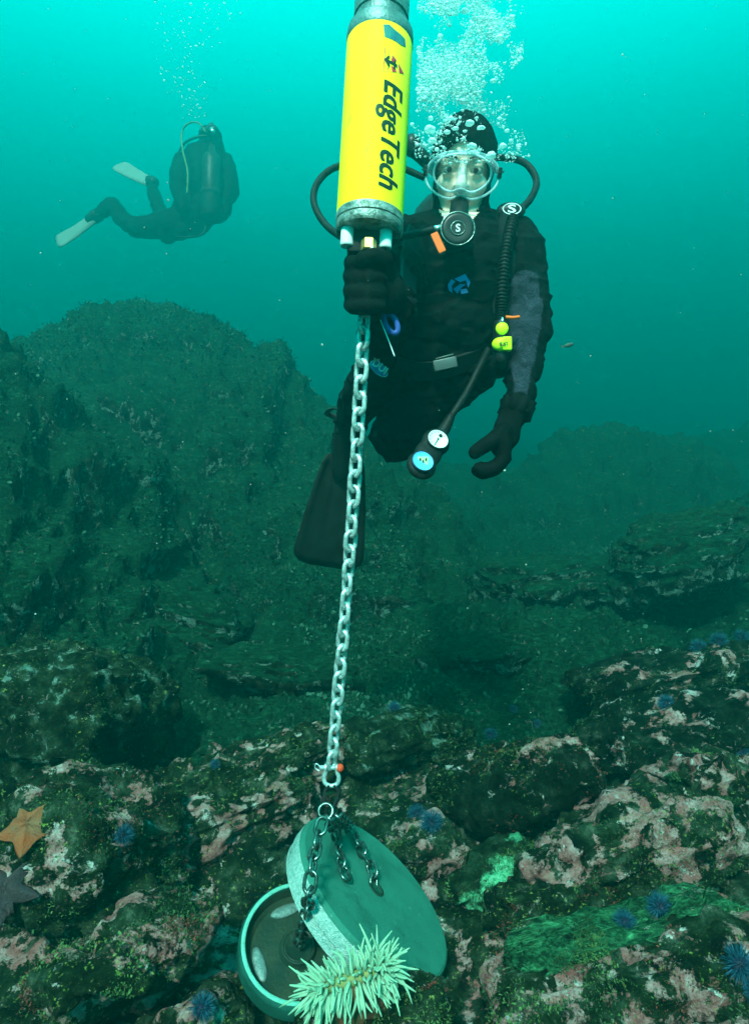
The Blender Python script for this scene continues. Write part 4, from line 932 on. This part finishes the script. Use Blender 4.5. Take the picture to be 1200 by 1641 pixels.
obj('lettering', np.array([bc2 - VIEW * .0138 + RT * (a + .001) + UPV * (b - .003) for a, b in lV]), lF, M['print_dark'], inf, smooth=False)
obj('whistle_cord', *tube(spline([ib + UPV * .012 + RT * .008 - VIEW * .014, ib + UPV * .010 + RT * .024 - VIEW * .016, ib + UPV * .013 + RT * .038 - VIEW * .012], 12), .0036, 8), M['orange'], dv)
obj('swivel', *tube([ib + UPV * .010 - VIEW * .016, ib - UPV * .004 - VIEW * .017], .0032, 8), M['chrome'], dv)
obj('pocket', *remesh([ellipsoid(P(795, 588, 1.44), (.040, .030, .028), IB), ellipsoid(P(770, 596, 1.45), (.03, .03, .02), IB)], .005, 3), M['suit'], dv)
# gauge console
gA, gB = P(722, 668, 1.33), P(668, 757, 1.24); ga_ = nrm(gB - gA); gs = nrm(np.cross(ga_, VIEW)); gs = gs if gs[0] > 0 else -gs; gn = np.cross(gs, ga_); gn = gn if np.dot(gn, VIEW) < 0 else -gn
hose('gauge_hose', [P(782, 560, 1.40), P(766, 592, 1.37), P(748, 628, 1.35), P(734, 650, 1.335), gA], .0075)
gm = np.array([gs, ga_, gn])
cons = obj('gauge_console', *remesh([ellipsoid(P(698, 709, 1.297), (.032, .034, .013), gm), ellipsoid(P(675, 746, 1.262), (.033, .034, .013), gm), ellipsoid(P(686, 727, 1.28), (.030, .036, .012), gm)] + limb([(gA, .010), (P(714, 684, 1.325), .013), (P(706, 697, 1.318), .014)]), .0035, 4), M['rubber'], dv)
for k, (c, mt) in enumerate(((P(698, 709, 1.297), 'dial'), (P(674, 744, 1.262), 'dial_blue'))):
    b = c + gn * .011; mm = axes(gn)
    dd = obj('dial', *lathe(b, mm, [(.0235, -.004), (.0235, .003), (.0215, .0035), (.0205, .0025), (.0200, .0020), (.001, .0022)], 40), M[mt], cons)
    obj('bezel', *tube([b + gn * .002 + .0235 * (math.cos(t) * mm[0] + math.sin(t) * mm[1]) for t in np.linspace(0, 2 * math.pi, 36, endpoint=False)], .0022, 8, closed=True), M['plastic'], cons)
    if k == 0:
        obj('needle', *tube([b + gn * .004, b + gn * .004 + ga_ * .017], .0009, 6), M['print_dark'], cons)
        obj('needle_hub', *ellipsoid(b + gn * .004, .0020), M['print_dark'], cons)
        obj('dial_mark', *lathe(b + gn * .0026 - ga_ * .011 + gs * .001, mm, [(.0042, 0), (.0042, .001), (.001, .0011)], 20), M['print_dark'], cons)
        for a in np.linspace(.6, 4.2, 9): obj('dial_mark', *tube([b + gn * .0028 + (.0165) * (math.cos(a) * mm[0] + math.sin(a) * mm[1]), b + gn * .0028 + .0195 * (math.cos(a) * mm[0] + math.sin(a) * mm[1])], .0006, 4), M['print_dark'], cons)
    else:
        obj('display', *box(b + gn * .0032, (.0115, .0085, .0006), np.array([RT, UPV, gn])), M['lcd'], cons)
        for j in range(3): obj('display_digit', *box(b + gn * .0042 + RT * (-.006 + .006 * j) + UPV * (.002 - .004 * (j % 2)), (.0016, .0026, .0004), np.array([RT, UPV, gn])), M['print_dark'], cons)
# glove cuffs
for nm_, cpt, axs, r_ in (('glove_cuff', P(826, 656, 1.368), nrm(P(827, 640, 1.37) - P(815, 685, 1.35)), .036), ('glove_cuff', P(628, 486, 1.145), nrm(P(628, 510, 1.22) - P(622, 470, 1.11)), .044)):
    mm = axes(axs); V, F = lathe(cpt, mm, [(r_ * .72, -.020), (r_ * .98, -.017), (r_ * 1.02, 0), (r_ * 1.08, .016), (r_ * .94, .021), (r_ * .7, .016)], 44)
    V = V + (V - cpt) * (.09 * np.sin(np.arctan2((V - cpt) @ mm[1], (V - cpt) @ mm[0]) * 9) + .12 * fbm(V * 45, 2, 61))[:, None]
    obj(nm_, V, F, M['suit'], dv)
# fins
def fin(root, toe, tip, w0, w1, side, parent, mat, thick=.012):
    ax_ = nrm(tip - toe); sd = nrm(side - ax_ * np.dot(side, ax_)); nn = np.cross(ax_, sd); L_ = np.linalg.norm(tip - toe); V = []; F = []; m_ = 14; k_ = 12
    for i in range(m_):
        t = i / (m_ - 1); w = w0 + (w1 - w0) * (t ** .7); 
        if t > .93: w *= .94
        for j in range(k_ + 1):
            u = j / k_ * 2 - 1; ed = abs(u) ** 6
            V.append(toe + ax_ * (L_ * t - .03 * ed * t) + sd * w / 2 * u + nn * (.02 * math.sin(t * 2.2) + thick * (1.6 - t) * ed * .9 + .003 * math.cos(u * 14)))
    n1_ = len(V); V = V + [v - nn * thick * .5 for v in V]; g = lambda i, j, b=0: b * n1_ + i * (k_ + 1) + j
    for i in range(m_ - 1):
        for j in range(k_): F += [(g(i, j), g(i + 1, j), g(i + 1, j + 1), g(i, j + 1)), (g(i, j, 1), g(i, j + 1, 1), g(i + 1, j + 1, 1), g(i + 1, j, 1))]
        F += [(g(i, 0), g(i, 0, 1), g(i + 1, 0, 1), g(i + 1, 0)), (g(i, k_), g(i + 1, k_), g(i + 1, k_, 1), g(i, k_, 1))]
    for j in range(k_): F += [(g(0, j), g(0, j + 1), g(0, j + 1, 1), g(0, j, 1)), (g(m_ - 1, j), g(m_ - 1, j, 1), g(m_ - 1, j + 1, 1), g(m_ - 1, j + 1))]
    f_ = obj('fin', V, F, mat, parent)
    obj('foot_pocket', *remesh(limb([(root, w0 * .42), (root + (toe - root) * .6, w0 * .42), (toe + ax_ * .05, w0 * .32)]), .008, 3), M['rubber'], f_)
    return f_
M['fin_black'] = pmat('black_fin', (.008, .010, .010), .6, var=.3)
f1 = fin(P(560, 684, 1.83), P(553, 730, 1.88), P(524, 905, 2.02), .11, .235, RT, dv, M['fin_black'])
obj('fin_strap', *tube(spline([P(566, 668, 1.80), P(538, 655, 1.86), P(524, 662, 1.92), P(540, 672, 1.92), P(545, 700, 1.88)], 24), .009, 8, flat=.4), M['rubber'], f1)
fin(P(655, 618, 2.1), P(655, 600, 2.2), P(668, 520, 2.62), .11, .21, RT, dv, M['fin_black'])

# ------------------------------------------------------------------ second diver, farther off
D2 = 7.0; K2 = D2 / 5.3
d2 = empty('person', P(300, 385, D2), 'second diver in dark gear with pale fins swimming away over the reef', 'person')
b2 = [ellipsoid(P(328, 285, D2), (.295, .21, .43), IB), ellipsoid(P(312, 340, D2), (.255, .20, .26), IB), ellipsoid(P(343, 300, D2 + .05), (.235, .21, .44), IB)]
limb2 = lambda q: limb([(p, r * K2) for p, r in q])
b2 += limb2([(P(345, 245, D2 + .05), .09), (P(340, 225, D2), .085), (P(338, 220, D2 + .02), .10)])
b2 += limb2([(P(362, 262, D2 + .05), .085), (P(370, 305, D2 - .05), .075), (P(355, 345, D2 - .15), .055)])
b2 += limb2([(P(292, 262, D2), .08), (P(284, 300, D2 - .1), .065), (P(296, 335, D2 - .2), .05)])
b2 += limb2([(P(300, 352, D2), .125), (P(258, 362, D2 - .05), .105), (P(218, 366, D2 - .1), .080), (P(196, 348, D2 + .05), .068), (P(182, 330, D2 + .1), .055)])
b2 += limb2([(P(180, 328, D2 + .1), .060), (P(165, 340, D2 + .1), .060), (P(146, 352, D2 + .1), .045)])
b2 += limb2([(P(300, 350, D2 + .1), .12), (P(268, 372, D2 + .25), .09), (P(255, 335, D2 + .5), .07), (P(243, 297, D2 + .75), .055)])
b2 += limb2([(P(274, 362, D2 - .1), .10), (P(266, 376, D2 - .1), .06), (P(290, 372, D2 - .1), .07)])
b2 = [(V_ , F_) for V_, F_ in b2]
v2, f2 = remesh(b2, .019, 4); v2 = v2 + normals(v2, f2) * (.022 * fbm(v2 * 6, 3, 33))[:, None]
obj('body', v2, f2, M['suit'], d2)
obj('tank', *lathe(P(338, 350, D2 - .24), axes(nrm(P(340, 240, D2 - .16) - P(338, 350, D2 - .24))), [(.08, -.02), (.11, .02), (.11, .66), (.09, .73), (.04, .78), (.035, .86)], 28), M['tank'], d2)
obj('tank_band', *lathe(P(339, 312, D2 - .215), axes(nrm(P(340, 240, D2 - .16) - P(338, 350, D2 - .24))), [(.112, -.03), (.116, -.028), (.116, .028), (.112, .03)], 28, cap=False), M['strap'], d2)
obj('valve', *remesh(limb([(P(326, 210, D2 - .14), .035), (P(344, 208, D2 - .16), .045)]) + [ellipsoid(P(339, 204, D2 - .14), (.04, .04, .05))], .012, 2), M['plastic'], d2)
obj('first_stage', *tube([P(339, 206, D2 - .20), P(343, 214, D2 - .20)], .022, 10), M['chrome'], d2)
obj('hose', *tube(spline([P(330, 212, D2 - .18), P(318, 197, D2 - .18), P(302, 198, D2 - .15), P(292, 212, D2 - .1), P(293, 240, D2 - .18), P(301, 275, D2 - .26), P(300, 310, D2 - .28)], 50), .0095, 8), pmat('yellow_hose', (.10, .15, .06), .6), d2)
obj('hose', *tube(spline([P(332, 218, D2 - .16), P(315, 220, D2 - .16), P(296, 230, D2 - .1), P(285, 250, D2 - .05), P(283, 268, D2)], 40), .015, 8), M['rubber'], d2)
obj('hose', *tube(spline([P(330, 360, D2 - .2), P(325, 375, D2 - .25), P(305, 380, D2 - .2), P(284, 379, D2 - .15)], 30), .012, 8), M['rubber'], d2)
M['fin_pale'] = pmat('pale_fin', (.18, .22, .20), .6, var=.06)
fin(P(158, 345, D2 + .1), P(150, 347, D2 + .1), P(90, 386, D2 + .15), .17, .265, UPV * .75 + RT * .5 + VIEW * .15, d2, M['fin_pale'], .02)
fin(P(246, 292, D2 + .72), P(244, 291, D2 + .75), P(190, 262, D2 + .95), .17, .25, UPV * .9 + RT * .4 + VIEW * .65, d2, M['fin_pale'], .02)

# ------------------------------------------------------------------ fish, bubbles, drifting specks
M['fish'] = pmat('small_fish', (.05, .07, .06), .5)
fp_ = P(911, 553, 2.6)
fr = empty('fish', fp_, 'tiny dark fish hovering in open water beside the diver arm', 'fish')
obj('body', *ellipsoid(fp_, (.022, .007, .009), np.array([nrm(RT + UPV * .25), VIEW, nrm(UPV - RT * .25)]), 16, 10), M['fish'], fr)
fx = nrm(RT + UPV * .25); fz = nrm(UPV - RT * .25)
fq = np.array([fp_ - fx * .019, fp_ - fx * .034 + fz * .009, fp_ - fx * .029, fp_ - fx * .034 - fz * .009]); 
obj('tail', np.vstack([fq - VIEW * .001, fq + VIEW * .001]), [(0, 1, 2), (0, 2, 3), (4, 6, 5), (4, 7, 6), (0, 4, 5, 1), (1, 5, 6, 2), (2, 6, 7, 3), (3, 7, 4, 0)], M['fish'], fr, smooth=False)
bmat = bpy.data.materials.new('air_bubble'); bmat.use_nodes = True; nt = bmat.node_tree; nt.nodes.clear()
o_ = nt.nodes.new('ShaderNodeOutputMaterial'); mx = nt.nodes.new('ShaderNodeMixShader'); tr = nt.nodes.new('ShaderNodeBsdfTransparent'); m2_ = nt.nodes.new('ShaderNodeMixShader')
gl = nt.nodes.new('ShaderNodeBsdfGlossy'); df = nt.nodes.new('ShaderNodeBsdfTranslucent'); lw = nt.nodes.new('ShaderNodeLayerWeight'); mr = nt.nodes.new('ShaderNodeMapRange')
gl.inputs['Roughness'].default_value = .12; gl.inputs['Color'].default_value = (.75, 1, 1, 1); df.inputs['Color'].default_value = (.60, 1.0, .98, 1); m2_.inputs[0].default_value = .94; lw.inputs[0].default_value = .45  # cyan in the bubble colours paints in the blue-green light from above
mr.inputs['To Min'].default_value = .70; mr.inputs['To Max'].default_value = .95
nt.links.new(lw.outputs['Facing'], mr.inputs[0]); nt.links.new(mr.outputs[0], mx.inputs[0]); nt.links.new(tr.outputs[0], mx.inputs[1]); nt.links.new(gl.outputs[0], m2_.inputs[1]); dd_ = nt.nodes.new('ShaderNodeBsdfDiffuse'); dd_.inputs['Color'].default_value = (.80, 1.0, .99, 1); m3_ = nt.nodes.new('ShaderNodeMixShader'); m3_.inputs[0].default_value = .35; nt.links.new(dd_.outputs[0], m3_.inputs[1]); nt.links.new(df.outputs[0], m3_.inputs[2]); nt.links.new(m3_.outputs[0], m2_.inputs[2]); nt.links.new(m2_.outputs[0], mx.inputs[2]); nt.links.new(mx.outputs[0], o_.inputs[0])
def ico(sub):
    bm = bmesh.new(); bmesh.ops.create_icosphere(bm, subdivisions=sub, radius=1); bm.verts.index_update()
    V = np.array([v.co[:] for v in bm.verts]); F = np.array([[v.index for v in f.verts] for f in bm.faces]); bm.free(); return V, F
def many(name, pts, rad, mat, sub, seed, wob=.25, flatz=(.55, 1.0)):
    g = np.random.default_rng(seed); V, F = ico(sub); n = len(pts); nv = len(V)
    sc3 = np.stack([1 + wob * g.normal(0, 1, n) * .6, 1 + wob * g.normal(0, 1, n) * .6, g.uniform(*flatz, n)], 1)[:, None, :]
    W = V[None] * sc3 * (1 + wob * .5 * g.normal(0, 1, (n, nv, 1)) * .5)
    a = g.normal(0, .4, (n, 1)); W = np.concatenate([W[..., :1] * np.cos(a)[..., None] + W[..., 2:] * np.sin(a)[..., None], W[..., 1:2], -W[..., :1] * np.sin(a)[..., None] + W[..., 2:] * np.cos(a)[..., None]], 2)
    W = np.asarray(pts)[:, None] + W * np.asarray(rad)[:, None, None]
    return obj(name, W.reshape(-1, 3), (F[None] + np.arange(n)[:, None, None] * nv).reshape(-1, 3), mat, origin=tuple(np.asarray(pts).mean(0)), smooth=True)
gb = np.random.default_rng(12); n_b = 90000
by = gb.uniform(-90, 262, n_b); bx_ = np.where(by < 130, gb.normal(748, 52, n_b), gb.normal(738, 58, n_b))
bd = np.where(by < 180, gb.uniform(1.35, 1.80, n_b), gb.uniform(1.33, 1.55, n_b))
ok = (bx_ > np.where(by < 190, 668, 662)) & (bx_ < np.interp(by, [-90, 90, 130, 190, 250], [850, 838, 806, 832, 848])) & ((by < 150) | (gb.random(n_b) < .45))
ok &= fbm(np.stack([bx_ / 40., by / 46., bd * 3], 1), 3, 71) > -.06 + .35 * gb.random(n_b)
sel = np.flatnonzero(ok)[:19000]
pts = np.array([P(a, b_, c) for a, b_, c in zip(bx_[sel], by[sel], bd[sel])]); rad = .0008 + .0032 * gb.random(len(sel)) ** 4
tag(many('bubble_plume', pts, rad, bmat, 1, 3, .65), 'rising plume of fine exhaled bubbles above the diver hood', 'bubbles', kind='stuff')
big = [(688, 208, 15), (693, 226, 12), (752, 198, 13), (770, 205, 9), (742, 163, 11), (716, 212, 9), (730, 206, 8), (757, 234, 10), (786, 250, 14), (806, 234, 10), (700, 240, 7), (722, 190, 8), (668, 232, 7), (660, 200, 6), (775, 178, 7), (812, 210, 7), (800, 190, 6), (690, 190, 8), (680, 160, 9), (705, 175, 7), (760, 150, 8), (790, 130, 8), (690, 120, 9), (720, 95, 9), (755, 70, 10), (735, 120, 8), (800, 60, 10), (705, 60, 9), (770, 30, 10), (820, 28, 9), (745, 18, 10), (818, 225, 5), (832, 236, 4), (838, 252, 3)]
V, F = ico(3); gm_ = np.random.default_rng(3)
for x, y, r in big:
    d_ = 1.34 if y > 185 else 1.42; p = P(x, y, d_); rr_ = r * .5 / FPX * d_
    W = V * np.array([1 + gm_.normal(0, .08), 1, .62 + .2 * gm_.random()]); W = W * (1 + .26 * fbm(V * 1.3 + gm_.random() * 50, 2, 5))[:, None]
    W[:, 2] = np.where(W[:, 2] < -.25, -.25 + (W[:, 2] + .25) * .35, W[:, 2])
    o = obj('bubble', p + W * rr_ * 1.15, F, bmat); tag(o, 'large wobbling air bubble breaking off round the diver hood', 'bubble', 'large exhaled bubbles')
tq = np.random.default_rng(44); ty = tq.uniform(-20, 190, 260); tx = 300 + tq.normal(0, 1, 260) * (10 + .16 * (190 - ty)) + 14 * np.sin(ty / 22.)
tag(many('bubble_trail', np.array([P(a, b_, c) for a, b_, c in zip(tx, ty, tq.uniform(6.7, 7.1, 260))]), .004 + .011 * tq.random(260) ** 3, bmat, 1, 45, .6), 'faint trail of small bubbles rising above the far diver', 'bubbles', kind='stuff')
# drifting specks
gp = np.random.default_rng(21); n = 900
px_ = gp.uniform(-100, 1300, n); py_ = gp.uniform(-60, 1300, n); dd = gp.uniform(.7, 4.2, n)
pp = np.array([P(a, b, c) for a, b, c in zip(px_, py_, dd)]); keep = []
for k, p in enumerate(pp):
    l, _, _, ds = TB.ray_cast(Vector((0, 0, 0)), Vector(nrm(p))); keep.append(l is None or ds > np.linalg.norm(p) + .02)
pp = pp[np.array(keep)]
rp = (.0006 + .0013 * gp.random(len(pp)) ** 4)
tag(many('drifting_specks', pp, rp, pmat('marine_snow', (.55, .60, .55), .9, alpha=.5), 1, 22, .4), 'fine pale specks drifting in the water', 'particles', kind='stuff')

# ------------------------------------------------------------------ the water itself
hb = np.array([[x, y, z] for x in (-25.5, 25.5) for y in (-13, 25.5) for z in (-3.4, 4.9)])
hz = obj('haze', hb, [(0, 1, 3, 2), (4, 6, 7, 5), (0, 4, 5, 1), (2, 3, 7, 6), (0, 2, 6, 4), (1, 5, 7, 3)], None, origin=(0, 0, 0), smooth=False)
tag(hz, 'green-blue sea water filling the whole scene', 'water', kind='stuff')
vm = bpy.data.materials.new('sea_water'); vm.use_nodes = True; nt = vm.node_tree; nt.nodes.clear()
vo = nt.nodes.new('ShaderNodeOutputMaterial'); pv = nt.nodes.new('ShaderNodeVolumePrincipled')
pv.inputs['Density Attribute'].default_value = ''; pv.inputs['Temperature Attribute'].default_value = ''; pv.inputs['Color Attribute'].default_value = ''
pv.inputs['Color'].default_value = (.0, .185, .177, 1); pv.inputs['Density'].default_value = .30; pv.inputs['Anisotropy'].default_value = .68
pv.inputs['Absorption Color'].default_value = (.09, .42, .398, 1)
nt.links.new(pv.outputs[0], vo.inputs['Volume']); hz.data.materials.append(vm)
